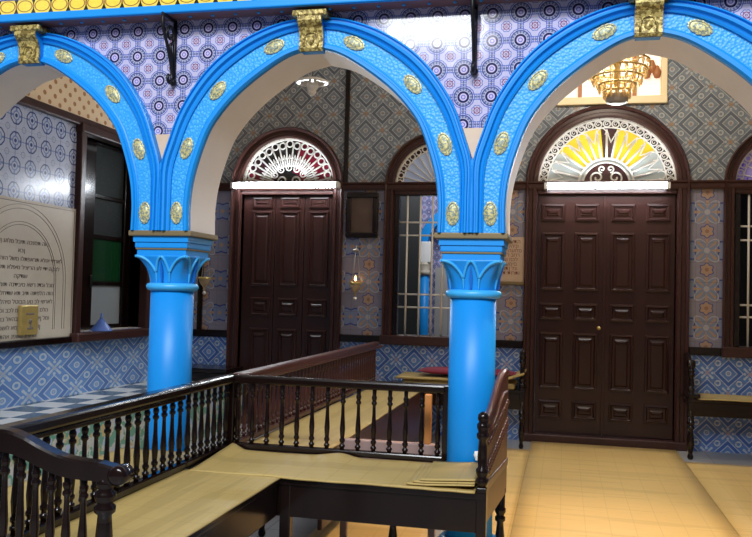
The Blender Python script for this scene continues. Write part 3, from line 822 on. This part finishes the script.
# --- front bench (runs left-right)
bx=bench('front bench under the near column with a carved end arm',(-1.88,3.93,0),0,1.535,.60,back=(.0,1.262),legs=[(1.0,.5)],notch=[(0,0),(1.535,0),(1.535,.465),(1.26,.465),(1.26,.60),(0,.60)])
part('corner_leg',MB().bbox(.52,.575,.01,.065,0,.547,.005),M['wood'],bx)
part('side_rail',MB().bbox(-.04,.035,.0,.57,TOP-.047,TOP,.012),M['wood'],bx)
part('side_bottom_rail',MB().bbox(-.025,.02,.0,.57,.585,.622,.008),M['wood'],bx)
for i in range(7): inst('spindle',SPIN,bx,(-.002,.045+.082*i,0))
part('corner_post',MB().bbox(-.03,.03,.57,.645,.545,TOP+.0,.006),M['wood'],bx)
part('end_post',MB().bbox(1.245,1.285,.57,.645,.545,TOP,.006),M['wood'],bx)
# carved end arm: post, panel, beads, rear leg
px_=1.517
part('arm_post',post_mesh(.955,.024,.60).xf(Matrix.Translation((px_,.03,0))),M['wood'],bx)
arm=[(.03,.42),(.05,.90),(.12,.905),(.2,.925),(.3,.965),(.42,1.03),(.52,1.07),(.64,1.085),(.70,1.08),(.70,.43)]
sh=lambda m: m.xf(Matrix(((1,.085,0,0),(0,1,0,0),(0,0,1,0),(0,0,0,1))))
def arm_part(name,m,mat,label=None):
    # arm leans slightly outward towards its back
    part(name,m.xf(Matrix.Translation((px_-.015,0,0))@Matrix(((1,.085,0,0),(0,1,0,0),(0,0,1,0),(0,0,0,1)))),mat,bx,label=label)
arm_part('arm_panel',MB().prism(arm,'YZ',0,.028),M['gloss'],'polished reddish carved end panel')
arm_part('arm_rail',MB().tube([(.014,a,b+.006) for a,b in arm[1:9]],.021,8),M['rwood'])
bd=MB()
def beads(pts,n,r):
    for p in spline([(0.030,a,b) for a,b in pts],n): bd.sphere(p,r,seg=8,rings=5)
arm_part('carved_scroll',MB().tube([(.03,a,b) for a,b in [(.12,.86),(.22,.87),(.32,.90),(.42,.95),(.52,.985),(.62,.985)]],.012,6),M['rwood'])
BEAD=MB().sphere((0,0,0),.013,seg=10,rings=6).mesh('bead',M['rwood'])
for row,(a0,b0,a1,b1,n) in enumerate(((.08,.66,.66,.80,17),(.08,.69,.66,.83,17),(.1,.80,.66,.93,15))):
    for i in range(n):
        t=i/(n-1); y_=a0+(a1-a0)*t; z_=b0+(b1-b0)*t
        inst('bead',BEAD,bx,(px_-.015+.03+.085*y_,y_,z_))
arm_part('lower_rail',MB().bbox(-.004,.034,.03,.70,.575,.62,.006),M['rwood'])
rl=MB().lathe(turned_leg(.46,.03),seg=14)
part('rear_leg',rl.xf(Matrix.Translation((px_+.045,.66,0))),M['wood'],bx)
part('rear_post',MB().bbox(px_+.025,px_+.065,.64,.70,.44,1.075,.006),M['rwood'],bx)

# --- side bench (runs away from the camera), its near arm curving down to a post
by=bench('long side bench at lower left with a curved near arm',(-1.36,2.30,0),pi/2,1.63,.52,back=(-.0,1.625),legs=[(.06,.05),(.06,.47)])
# near arm (local x = 0.02, y runs to the back)
ap=[(-.04,.925),(.02,.935),(.08,.937),(.15,.945),(.22,.967),(.29,.995),(.37,1.01),(.52,.99)]
P=spline([(.02,a,b-.0) for a,b in ap],28); rings=[]
for i,p in enumerate(P):
    hw=.026; hh=.027+.008*min(1,i/20)
    rings.append([(p.x-hw,p.y,p.z-hh),(p.x+hw,p.y,p.z-hh),(p.x+hw,p.y,p.z+hh*.75),(p.x+hw*.8,p.y,p.z+hh),(p.x-hw*.8,p.y,p.z+hh),(p.x-hw,p.y,p.z+hh*.75)])
part('arm_rail',MB().loft(rings,smooth=False),M['wood'],by)
part('rail_ledge',MB().bbox(0,1.625,.51,.615,TOP-.075,TOP-.052,.006),M['wood'],by)
part('scroll_end',MB().lathe([(.001,-.036),(.02,-.035),(.03,-.028),(.03,.028),(.02,.035),(.001,.036)],c=(.02,-.045,.928),seg=18,axis='x'),M['wood'],by)
part('arm_post',post_mesh(.925,.027,.60).xf(Matrix.Translation((.02,.005,0))),M['wood'],by)
part('arm_bottom_rail',MB().bbox(0,.04,0,.52,.59,.635,.006),M['wood'],by)
AS=MB().lathe(sprof(.63,.93,.0125),seg=12).mesh('spindle',M['wood'])
for y_ in (.079,.137,.192,.247,.30,.359,.415,.47):
    o=inst('spindle',AS,by,(.02,y_,0)); zt=min(P,key=lambda p:abs(p.y-y_)).z-.02; s_=(zt-.63)/(.30); o.scale=(1,1,s_); o.location.z=.63*(1-s_)

# --- bench behind, running away with a long reddish rail
bb=bench('long bench behind the front bench with a reddish spindled back rail',(-1.33,4.64,0),pi/2,3.66,.54,back=(-.04,3.66),spm=SPINR,wood='rwood',apron_h=.42,legs=[(.2,.45),(3.6,.45)])
part('rail_lip',MB().bbox(0,3.8,.50,.505+.06,.945,.967,.006),M['rwood'],bb)
# --- back-to-back bench facing the left aisle
ba=bench('backless aisle bench against the back of the long side bench',(-2.46,4.36,0),-pi/2,2.3,.54,legs=[(.06,.06),(2.2,.06),(.06,.5)])
ch_=thing('chest','low dark wooden chest in the back left corner by the far column','chest',(-3.95,8.62,.5))
part('body',MB().bbox(-4.36,-3.56,8.40,8.87,.50,.60,.008),M['wood'],ch_)
part('lid',MB().bbox(-4.38,-3.54,8.38,8.88,.60,.645,.01),M['wood'],ch_)
# --- right bench by the back wall
br=bench('dark bench with carved arm along the back wall right of the wide door',(1.17,8.36,0),0,2.2,.50,legs=[(2.14,.06)],apron_h=.13)
part('end_leg',MB().lathe(turned_leg(.47,.036),seg=14).xf(Matrix.Translation((.03,.04,0))),M['wood'],br)
part('arm_post',post_mesh(.90,.026,.60,z0=.46).xf(Matrix.Translation((.03,.035,0))),M['wood'],br)
part('arm_panel',MB().prism([(.03,.50),(.03,.84),(.1,.86),(.16,.95),(.28,1.0),(.42,.99),(.46,.93),(.46,.5)],'YZ',.012,.048),M['wood'],br)
part('arm_scroll',MB().lathe([(.001,-.04),(.035,-.036),(.045,-.02),(.045,.02),(.035,.036),(.001,.04)],c=(.03,.06,.90),seg=16,axis='x'),M['wood'],br)
part('arm_rest',MB().bbox(.0,.11,.0,.3,.585,.625,.01),M['wood'],br)
# --- bench under the barred window
bw=bench('dark bench under the barred window holding the red cushion',(-1.80,8.36,0),0,1.44,.50,legs=[(.05,.06)])
part('end_post',post_mesh(.98,.026,.60,z0=.46).xf(Matrix.Translation((1.41,.03,0))),M['wood'],bw)
part('end_leg',MB().lathe(turned_leg(.47,.03),seg=14).xf(Matrix.Translation((1.41,.03,0))),M['wood'],bw)
part('arm_rail',MB().bbox(1.39,1.43,.05,.5,.70,.74,.006),M['wood'],bw)

# ------------------------------------------------------------------ mats
def mat_sheet(x0,x1,y0,y1,z,th,amp,seed,nx=40,ny=24,fn=None):
    top=[];
    def h(x,y):
        e=min((x-x0),(x1-x),(y-y0),(y1-y))
        n=noise.noise(Vector((x*3.1+seed,y*3.3,seed)))*amp+noise.noise(Vector((x*9+seed,y*2,seed*2)))*amp*.4
        return z+max(0,n+amp*.6)+(fn(x,y) if fn else 0)
    vs=[];fs=[]
    for j in range(ny+1):
        for i in range(nx+1):
            x=x0+(x1-x0)*i/nx; y=y0+(y1-y0)*j/ny
            ex=noise.noise(Vector((seed,y*5,3)))*amp*1.0 if i in(0,nx) else 0
            ey=noise.noise(Vector((x*5,seed,5)))*amp*1.0 if j in(0,ny) else 0
            vs.append((x+ex,y+ey,h(x,y)))
    n=len(vs); vs+=[(a,b,c-th) for a,b,c in vs]; W_=nx+1
    m=MB()
    for j in range(ny):
        for i in range(nx):
            a=j*W_+i; fs.append((a,a+1,a+W_+1,a+W_)); fs.append((n+a,n+a+W_,n+a+W_+1,n+a+1))
    for i in range(nx):
        fs.append((i,n+i,n+i+1,i+1)); a=ny*W_+i; fs.append((a,a+1,n+a+1,n+a))
    for j in range(ny):
        a=j*W_; fs.append((a,a+W_,n+a+W_,n+a)); a=j*W_+nx; fs.append((a,n+a,n+a+W_,a+W_))
    return m.add(vs,fs,True)
def curl(x,y):
    # the mat rides up against the back spindles in the corner and humps once
    a=max(0,1-abs(x+1.86)/.10)*max(0,1-abs(y-4.48)/.45)*.05
    b=math.exp(-((x+1.2)/.09)**2)*max(0,(y-4.1)/.4)*.022
    return a+b
G='straw mats on benches'
for i in range(3):
    single('folded_mat',mat_sheet(-.72+.03*i,-.395,3.925+.012*i,4.395,.598+.009*i,.006,.003,20.0+i,16,14,lambda x,y:max(0,x+.62)*.06),M['mat_x'],['lowest','middle','topmost'][i]+' folded straw mat of the small pile beside the carved arm','mat','folded mats by the carved arm')
single('straw_mat',mat_sheet(-1.84,-.392,3.905,4.49,.585,.009,.006,2.0,60,26,curl),M['mat_x'],'wavy straw mat covering the front bench, curling up at the corner','mat',G)
single('straw_mat',mat_sheet(-1.865,-1.35,2.33,3.93,.583,.007,.002,4.0,20,50),M['mat_y'],'flat straw mat on the long side bench at lower left','mat',G)
single('straw_mat',mat_sheet(-1.84,-1.32,4.66,8.2,.583,.007,.002,6.0,16,60),M['mat_y'],'straw mat on the long bench seen through the front spindles','mat',G)
single('straw_mat',mat_sheet(-2.45,-1.96,2.1,4.35,.583,.007,.002,8.0,16,50),M['mat_y'],'straw mat on the aisle bench seen through the left spindles','mat',G)
single('straw_mat',mat_sheet(1.26,3.3,8.33,8.85,.583,.007,.003,9.0,50,14),M['mat_x'],'straw mat on the bench right of the wide door','mat',G)
single('straw_mat',mat_sheet(-1.66,-.37,8.30,8.86,.665,.02,.004,11.0,40,14,lambda x,y:max(0,x+.62)*.35-.0),M['mat_x'],'folded straw mat curling up at its right end under the red cushion','mat',G)
pad=MB().bbox(-1.60,-.46,8.37,8.84,.578,.64,.02)
single('bench_pad',pad,M['mat_x'],'straw-coloured pad beneath the red cushion','pad')
# cushion: soft pillow form
cu=MB(); rings=[]
for i in range(15):
    t=-1+2*i/14; w=(1-abs(t)**4)**.5 if abs(t)<1 else .05
    w=max(w,.06); rings.append([(-.96+.50*t, 8.58+.22*max(w,.75)*c_, .722+.034*w*s_) for c_,s_ in [(cos(a)*(abs(cos(a))**-.4 if abs(cos(a))>.05 else 1),sin(a)) for a in [2*pi*k/20 for k in range(20)]]])
cu.loft(rings)
single('cushion',cu,M['red'],'flat dark red cushion on the bench under the barred window','cushion')
GF='straw floor mats'
single('floor_mat',mat_sheet(-.30,1.12,2.4,8.80,.012,.010,.0,12.0,10,30),M['matf'],'wide golden straw floor mat in front of the double door','mat',GF)
single('floor_mat',mat_sheet(1.126,3.2,4.75,8.20,.012,.010,.0,13.0,10,30),M['matf'],'straw floor mat at the far right beside the dark seam','mat',GF)
single('floor_mat',mat_sheet(-1.50,-.78,4.72,5.60,.012,.010,.001,14.0,10,10),M['matf'],'small yellow straw mat on the floor beneath the front bench','mat',GF)
single('floor_mat',mat_sheet(-.72,-.303,2.6,8.3,.012,.010,.0,15.0,6,30),M['matf'],'narrow straw mat strip beside the bench end on the floor','mat',GF)

# seat-side odds and ends
pw=MB().sphere((-.42,4.36,.668),.026,seg=14,rings=9)
pw.v=[tuple(Vector(p)+Vector((noise.noise(Vector(p)*55),noise.noise(Vector(p)*55+Vector((9,0,0))),noise.noise(Vector(p)*55+Vector((0,9,0)))))*.012) for p in pw.v]
single('crumpled_paper',pw,M['paper'],'crumpled white paper on the front bench against the column foot','paper')
rs=thing('wooden_stand','pine stand with a pale pinkish foot board behind the front spindles','stand',(-.80,4.85,0))
part('foot_board',MB().bbox(-1.29,-.70,4.80,4.86,.50,.63,.006),M['pink'],rs)
part('upright',MB().bbox(-.785,-.745,4.81,4.85,.63,.92,.006),M['tan'],rs)
for x_ in (-1.26,-.73): part('foot',MB().bbox(x_-.02,x_+.02,4.81,4.85,0,.505,.005),M['pink'],rs)

# ------------------------------------------------------------------ left wall furnishings
ins=thing('inscription_panel','cream stone panel engraved with an arch and Hebrew lines on the left wall','panel',(XL,5.9,1.05))
part('slab',MB().bbox(XL+.002,XL+.025,4.95,6.795,1.045,2.215,.004),M['cream'],ins)
def half_arc(r,z0,cy,zc,t):
    pts=[(XL+.026,cy-r,z0),(XL+.026,cy-r,zc)]+[(XL+.026,cy-r*cos(pi*i/30),zc+r*sin(pi*i/30)) for i in range(1,30)]+[(XL+.026,cy+r,zc),(XL+.026,cy+r,z0)]
    return MB().tube(pts,t,5)
for r_ in (.635,.60,.49,.465): part('engraved_arch',half_arc(r_,1.12,6.03,1.54,.002),M['ink'],ins)
part('engraved_border',MB().tube([(XL+.026,6.77,1.08),(XL+.026,6.77,2.19),(XL+.026,5.0,2.19)],.0025,5),M['ink'],ins)
def text_mesh(lines,size,space,align='CENTER'):
    cu=bpy.data.curves.new('t','FONT'); cu.body='\n'.join(lines); cu.size=size; cu.space_line=space; cu.align_x=align; cu.extrude=.0008; cu.resolution_u=2
    o=bpy.data.objects.new('t',cu); COL.objects.link(o); bpy.context.view_layer.update()
    me=bpy.data.meshes.new_from_object(o.evaluated_get(bpy.context.evaluated_depsgraph_get()))
    bpy.data.objects.remove(o); return me
HEB=['זכרון עולם לבית הכנסת הזה','אבן','נבנה הבית הזה לשם ולתפארת אלהי ישראל','בשנת חמשת אלפים ליצירה על ידי הקהל','הקדוש','ואלה שמות הנדיבים אשר נדבו לבם','להקים ולחדש את בית התפלה הזה','יזכרם אלהים לטובה עם כל ישראל','ויתברכו בכל מעשי ידיהם סלה','שלום רב לאהבי תורתך ואין למו','מכשול אמן כן יהי רצון','תהא נפשם צרורה']
me=text_mesh(HEB,.05,1.42); me.transform(Matrix.Diagonal((1.3,1,1,1))); me.materials.append(M['ink'])
o=inst('lettering',me,ins,Vector((XL+.027,6.03,1.845))-wloc(ins)); o.rotation_euler=(pi/2,0,pi/2)
bx_=thing('alms_plate','brass collection plate with a slot fixed low on the inscription panel','plate',(XL+.03,6.2,1.09))
part('body',MB().bbox(XL+.027,XL+.06,6.01,6.24,1.085,1.335,.008),M['brass'],bx_)
part('slot',MB().bbox(XL+.058,XL+.064,6.08,6.18,1.255,1.27,.002),M['ink'],bx_)
part('lock',MB().lathe([(.001,.0),(.02,.001),(.02,.006),(.001,.008)],c=(XL+.058,6.13,1.20),axis='x',seg=14),M['ink'],bx_)
part('hasp',MB().bbox(XL+.058,XL+.066,6.10,6.17,1.135,1.15,.002).box(XL+.058,XL+.064,6.125,6.145,1.15,1.18),M['ink'],bx_)
single('stone_panel',MB().bbox(XL+.002,XL+.025,8.24,8.88,1.045,2.215,.004),M['cream'],'cream stone panel on the left wall between the tall window and the corner','panel')
cn=thing('funnel','blue plastic funnel standing upside down on the dark window sill','funnel',(XL+.03,7.28,1.075))
part('cone',MB().lathe([(.105,.0),(.107,.008),(.095,.02),(.055,.07),(.022,.115)],c=(XL+.03,7.28,1.075),seg=28),M['cone'],cn)
part('spout',MB().lathe([(.022,.112),(.014,.125),(.009,.17),(.006,.175)],c=(XL+.03,7.28,1.075),seg=16),M['cone'],cn)

# ------------------------------------------------------------------ back wall furnishings
pf=thing('picture','brown picture in a dark wooden frame right of the left door','picture',(-2.19,YB,2.12))
x0,x1,z0,z1=-2.375,-2.01,2.115,2.62
part('board',MB().box(x0+.05,x1-.05,YB-.035,YB,z0+.05,z1-.05),M['brownboard'],pf)
for a in ((x0,x1,z0,z0+.06),(x0,x1,z1-.06,z1),(x0,x0+.06,z0+.06,z1-.06),(x1-.06,x1,z0+.06,z1-.06)):
    part('frame_bar',MB().bbox(a[0],a[1],YB-.06,YB,a[2],a[3],.012),M['wood'],pf)
pl=thing('text_plaque','beige sheet of red-brown writing hung between near column and wide door','plaque',(-.55,YB,1.66))
part('sheet',MB().bbox(-.735,-.40,YB-.02,YB,1.665,2.14,.003),M['plaque'],pl)
part('ledge',MB().bbox(-.75,-.395,YB-.05,YB,1.635,1.668,.005),M['goldline'],pl)
me=text_mesh(['ברוך אתה','יי אלהינו','מלך העולם','אשר בחר','בנו מכל','העמים','ונתן לנו','את תורתו'],.054,.88); me.materials.append(M['redink'])
o=inst('lettering',me,pl,Vector((-.567,YB-.022,2.075))-wloc(pl)); o.rotation_euler=(pi/2,0,0)

def oil_lamp(x,z,label,lit):
    y=YB-.13; r=thing('oil_lamp',label,'lamp',(x,y,z-.25),group='hanging oil lamps')
    part('hook',MB().tube([(x,YB,z+.42),(x,y+.02,z+.42),(x,y,z+.40)],.007,6),M['silver'],r)
    part('canopy',MB().lathe([(.001,.40),(.03,.385),(.045,.36),(.02,.37),(.001,.375)],c=(x,y,z),seg=16),M['silver'],r)
    for k in range(3):
        a=2*pi*k/3+.4; part('chain',MB().tube([(x+.01*cos(a),y+.01*sin(a),z+.37),(x+.062*cos(a),y+.062*sin(a),z+.02)],.0022,5),M['silver'],r)
    part('ring',MB().lathe([(.064,.0),(.07,.006),(.07,.02),(.064,.026)],c=(x,y,z),seg=24),M['brass'],r)
    part('glass_cup',MB().lathe([(.062,.02),(.06,-.02),(.046,-.055),(.024,-.078),(.010,-.10),(.016,-.12),(.001,-.135)],c=(x,y,z),seg=20),M['amber'],r)
    part('drop',MB().sphere((x,y,z-.155),.02),M['clear'],r)
    if lit: part('flame',MB().lathe([(.001,.0),(.012,.012),(.014,.025),(.006,.05),(.001,.065)],c=(x,y,z+.035),seg=10),M['flame'],r)
oil_lamp(-2.225,1.60,'lit hanging oil lamp below the framed brown picture',True)
oil_lamp(-4.0,1.62,'unlit hanging oil lamp beside the far column capital',False)

def tube_lamp(x0,x1,z,label):
    y=YB-.13; r=thing('fluorescent_lamp',label,'lamp',((x0+x1)/2,YB-.07,z-.03),group='fluorescent lamps over the doors')
    part('housing',MB().bbox(x0+.02,x1-.02,YB-.09,YB-.04,z-.015,z+.05,.006),M['lampbody'],r)
    part('tube',MB().lathe([(.024,0),(.026,.01),(.026,x1-x0-.08),(.024,x1-x0-.07)],c=(x0+.035,y,z),axis='x',seg=16),M['tube'],r)
    for a,b in ((x0,x0+.035),(x1-.035,x1)):
        part('end_cap',MB().bbox(a,b,y-.03,YB-.05,z-.032,z+.036,.006),M['lampbody'],r)
tube_lamp(-3.71,-2.44,2.69,'lit white fluorescent tube over the narrow left door')
tube_lamp(-.22,1.03,2.665,'lit white fluorescent tube over the wide right door')

# ------------------------------------------------------------------ chandelier
cx,cy=.385,6.8
ch=thing('chandelier','golden crystal chandelier hanging before the lit upper window','chandelier',(cx,cy,3.05))
part('chain',MB().tube([(cx,cy,5.0),(cx,cy,3.6)],.008,6),M['brass'],ch)
part('stem',MB().lathe([(.012,.55),(.03,.5),(.015,.42),(.04,.36),(.02,.3),(.03,.2),(.012,.1)],c=(cx,cy,3.05),seg=14),M['brass'],ch)
tiers=[(.245,3.40,26,.075),(.225,3.335,24,.07),(.185,3.275,20,.065),(.14,3.215,16,.06),(.10,3.165,12,.05)]
for R_,z_,n,h in tiers:
    part('tier_ring',MB().tube([(cx+R_*cos(2*pi*i/36),cy+R_*sin(2*pi*i/36),z_) for i in range(36)],.008,6,loop=True),M['brass'],ch)
dropm=MB().lathe([(.001,0),(.010,-.012),(.013,-.03),(.006,-.055),(.001,-.068)],seg=6,smooth=False).mesh('crystal_drop',M['crystal'])
for R_,z_,n,h in tiers:
    for i in range(n): inst('crystal_drop',dropm,ch,Vector((cx+R_*cos(2*pi*i/n),cy+R_*sin(2*pi*i/n),z_-.004))-wloc(ch))
part('bottom_cup',MB().lathe([(.085,.105),(.088,.07),(.08,.04),(.05,.03),(.001,.028)],c=(cx,cy,3.03),seg=14,smooth=False),M['silver'],ch,label='grey glass bottom cup')
armm=MB().tube([(0,0,0),(.12,0,-.04),(.21,0,0),(.22,0,.06)],.007,6).mesh('arm',M['brass'])
bul=MB().lathe([(.001,0),(.012,.01),(.016,.03),(.008,.055),(.001,.065)],seg=10).mesh('bulb',M['bulb'])
cupm=MB().lathe([(.008,-.005),(.03,.0),(.04,.012),(.03,.006),(.008,.004)],seg=12).mesh('drip_cup',M['clear'])
for i in range(8):
    a=2*pi*i/8+.2
    o=inst('arm',armm,ch,(0,0,.40)); o.rotation_euler=(0,0,a)
    inst('drip_cup',cupm,ch,(.22*cos(a),.22*sin(a),.455)); inst('bulb',bul,ch,(.22*cos(a),.22*sin(a),.465))
gl_=MB().sphere((0,0,0),.018,seg=8,rings=6).mesh('crystal_ball',M['clear'])
for i in range(22):
    a=i*2.399; rr=.06+.16*((i*37%22)/22); inst('crystal_ball',gl_,ch,(rr*cos(a),rr*sin(a),.47+.05*((i*13%22)/22)))
# glass pendant in the central arch
cx,cy,zb=-2.06,6.5,3.12
pd=thing('pendant_lamp','white glass dish pendant with a faceted drop in the central arch','lamp',(cx,cy,zb))
part('cord',MB().tube([(cx,cy,5.0),(cx,cy,zb+.15)],.004,6),M['iron'],pd)
part('dish',MB().lathe([(.02,.15),(.06,.152),(.10,.143),(.13,.125),(.135,.118),(.125,.112),(.09,.128),(.05,.136),(.02,.138)],c=(cx,cy,zb),seg=28),M['clear'],pd)
part('rim',MB().tube([(cx+.133*cos(2*pi*i/32),cy+.133*sin(2*pi*i/32),zb+.118) for i in range(32)],.007,6,loop=True),M['white'],pd)
part('drop',MB().lathe([(.03,.14),(.045,.11),(.055,.085),(.045,.06),(.03,.045),(.035,.03),(.02,.01),(.001,0)],c=(cx,cy,zb),seg=8,smooth=False),M['clear'],pd)

# ------------------------------------------------------------------ court seen through the barred window
struct('wall_court',MB().box(-3.4,-1.2,13.3,13.4,0,4.0),M['tile_front'],'lilac tiled court wall far beyond the barred window','wall')
struct('floor_court',MB().box(-5,4,9.1,13.4,-.12,-.02),M['floor'],'grey court floor beyond the barred window','floor')
struct('dark_sheet',MB().box(-3.4,-2.12,12.2,12.3,0,4.0),M['black'],'dark wall inside the court beyond the barred window','wall')  # black sheet added to darken the left of the view through the bars
struct('dark_sheet_right',MB().box(1.0,4.2,10.4,10.5,-.02,4.0),M['black'],'black sheet standing for the dark beyond the far right window','wall')  # added black sheet, painted darkness behind the window
struct('wall_grey',MB().box(-2.02,-1.25,13.15,13.25,0,1.95),M['floor'],'grey low court wall beyond the barred window','wall')
cc=thing('court_column','slim blue and white column beyond the barred window','column',(-2.165,13.0,-.02))
part('shaft',MB().lathe([(.075,0),(.07,1.86)],c=(-2.165,13,-.02),seg=24),M['blue'],cc)
part('capital',MB().lathe([(.07,1.84),(.10,1.86),(.10,1.90),(.075,1.93),(.11,2.0),(.11,2.04)],c=(-2.165,13,-.02),seg=24),M['cream'],cc)
part('pier',MB().bbox(-2.27,-2.06,12.9,13.1,2.02,2.35,.01),M['whiteplaster'],cc)
ca=[];
rings=[]
for i in range(15):
    a=pi-(pi/2)*i/14; c,s_=cos(a),sin(a)
    rings.append([(-1.62+r_*c,y_,2.35+r_*1.1*s_-.15) for r_,y_ in ((.52,12.92),(.66,12.92),(.66,13.08),(.52,13.08))])
part('arch_band',MB().loft(rings,smooth=False),M['blue'],cc)

# ------------------------------------------------------------------ light
def area(name,loc,target,sx,sy,power,color):
    l=bpy.data.lights.new(name,'AREA'); l.shape='RECTANGLE'; l.size=sx; l.size_y=sy; l.energy=power; l.color=color
    o=bpy.data.objects.new(name,l); COL.objects.link(o); o.location=loc
    o.rotation_euler=(Vector(target)-Vector(loc)).to_track_quat('-Z','Y').to_euler(); return o
def point(name,loc,power,color,r=.1):
    l=bpy.data.lights.new(name,'POINT'); l.energy=power; l.color=color; l.shadow_soft_size=r
    o=bpy.data.objects.new(name,l); COL.objects.link(o); o.location=loc; return o
area('clerestory_window',(-1.9,-3.0,5.6),(-1.2,4.4,2.4),1.5,1.0,230,(.92,.96,1.0))
area('added_high_fill',(.2,-3.2,7.6),(-.8,4.4,2.0),5.0,1.6,980,(.92,.96,1.0))  # added soft fill for even light on the arcade, outside the tile reflections
point('chandelier_light',(.385,7.5,3.95),62,(1,.88,.72),.2)
point('chandelier_inner_light',(.385,6.8,3.36),14,(1,.78,.48),.05)
sp=bpy.data.lights.new('ceiling_spot','SPOT'); sp.energy=720; sp.color=(1,.70,.38); sp.spot_size=radians(50); sp.spot_blend=.9; sp.shadow_soft_size=.2
so=bpy.data.objects.new('ceiling_spot',sp); COL.objects.link(so); so.location=(.5,5.2,4.7); so.rotation_euler=(Vector((.15,4.9,0))-Vector((.5,5.2,4.7))).to_track_quat('-Z','Y').to_euler()
area('left_tube_glow',(-3.1,YB-.2,2.67),(-3.1,5,1.0),1.2,.06,14,(.86,.93,1))
area('right_tube_glow',(.42,YB-.2,2.65),(.42,5,1.0),1.2,.06,16,(.86,.93,1))
area('added_court_fill',(-1.9,11.4,4.2),(-1.9,13.2,1.6),2.0,1.0,110,(.95,.97,1.0))  # unseen lamp added to brighten the court
w=bpy.data.worlds.new('World'); sc.world=w; w.use_nodes=True
w.node_tree.nodes['Background'].inputs[0].default_value=(.62,.72,.9,1); w.node_tree.nodes['Background'].inputs[1].default_value=.09

# ------------------------------------------------------------------ camera
cam=bpy.data.cameras.new('Camera'); co=bpy.data.objects.new('Camera',cam); COL.objects.link(co); sc.camera=co
cam.sensor_fit='HORIZONTAL'; cam.sensor_width=36; cam.lens=826.8*36/752; cam.clip_start=.05; cam.clip_end=200
yaw,pitch,roll=radians(12.8389),radians(1.76946),radians(1.40781)
fw=Vector((-sin(yaw)*cos(pitch),cos(yaw)*cos(pitch),sin(pitch))); rt=Vector((cos(yaw),sin(yaw),0)); up=rt.cross(fw)
r_=rt*cos(roll)+up*sin(roll); u_=-rt*sin(roll)+up*cos(roll)
co.matrix_world=Matrix(((r_.x,u_.x,-fw.x,0),(r_.y,u_.y,-fw.y,0),(r_.z,u_.z,-fw.z,1.5),(0,0,0,1)))
sc.view_settings.view_transform='Standard'; sc.view_settings.look='None'; sc.view_settings.gamma=1; sc.view_settings.exposure=0
sc.view_settings.use_curve_mapping=False
for o in list(bpy.data.objects):
    if o.get('_local') is not None: del o['_local']
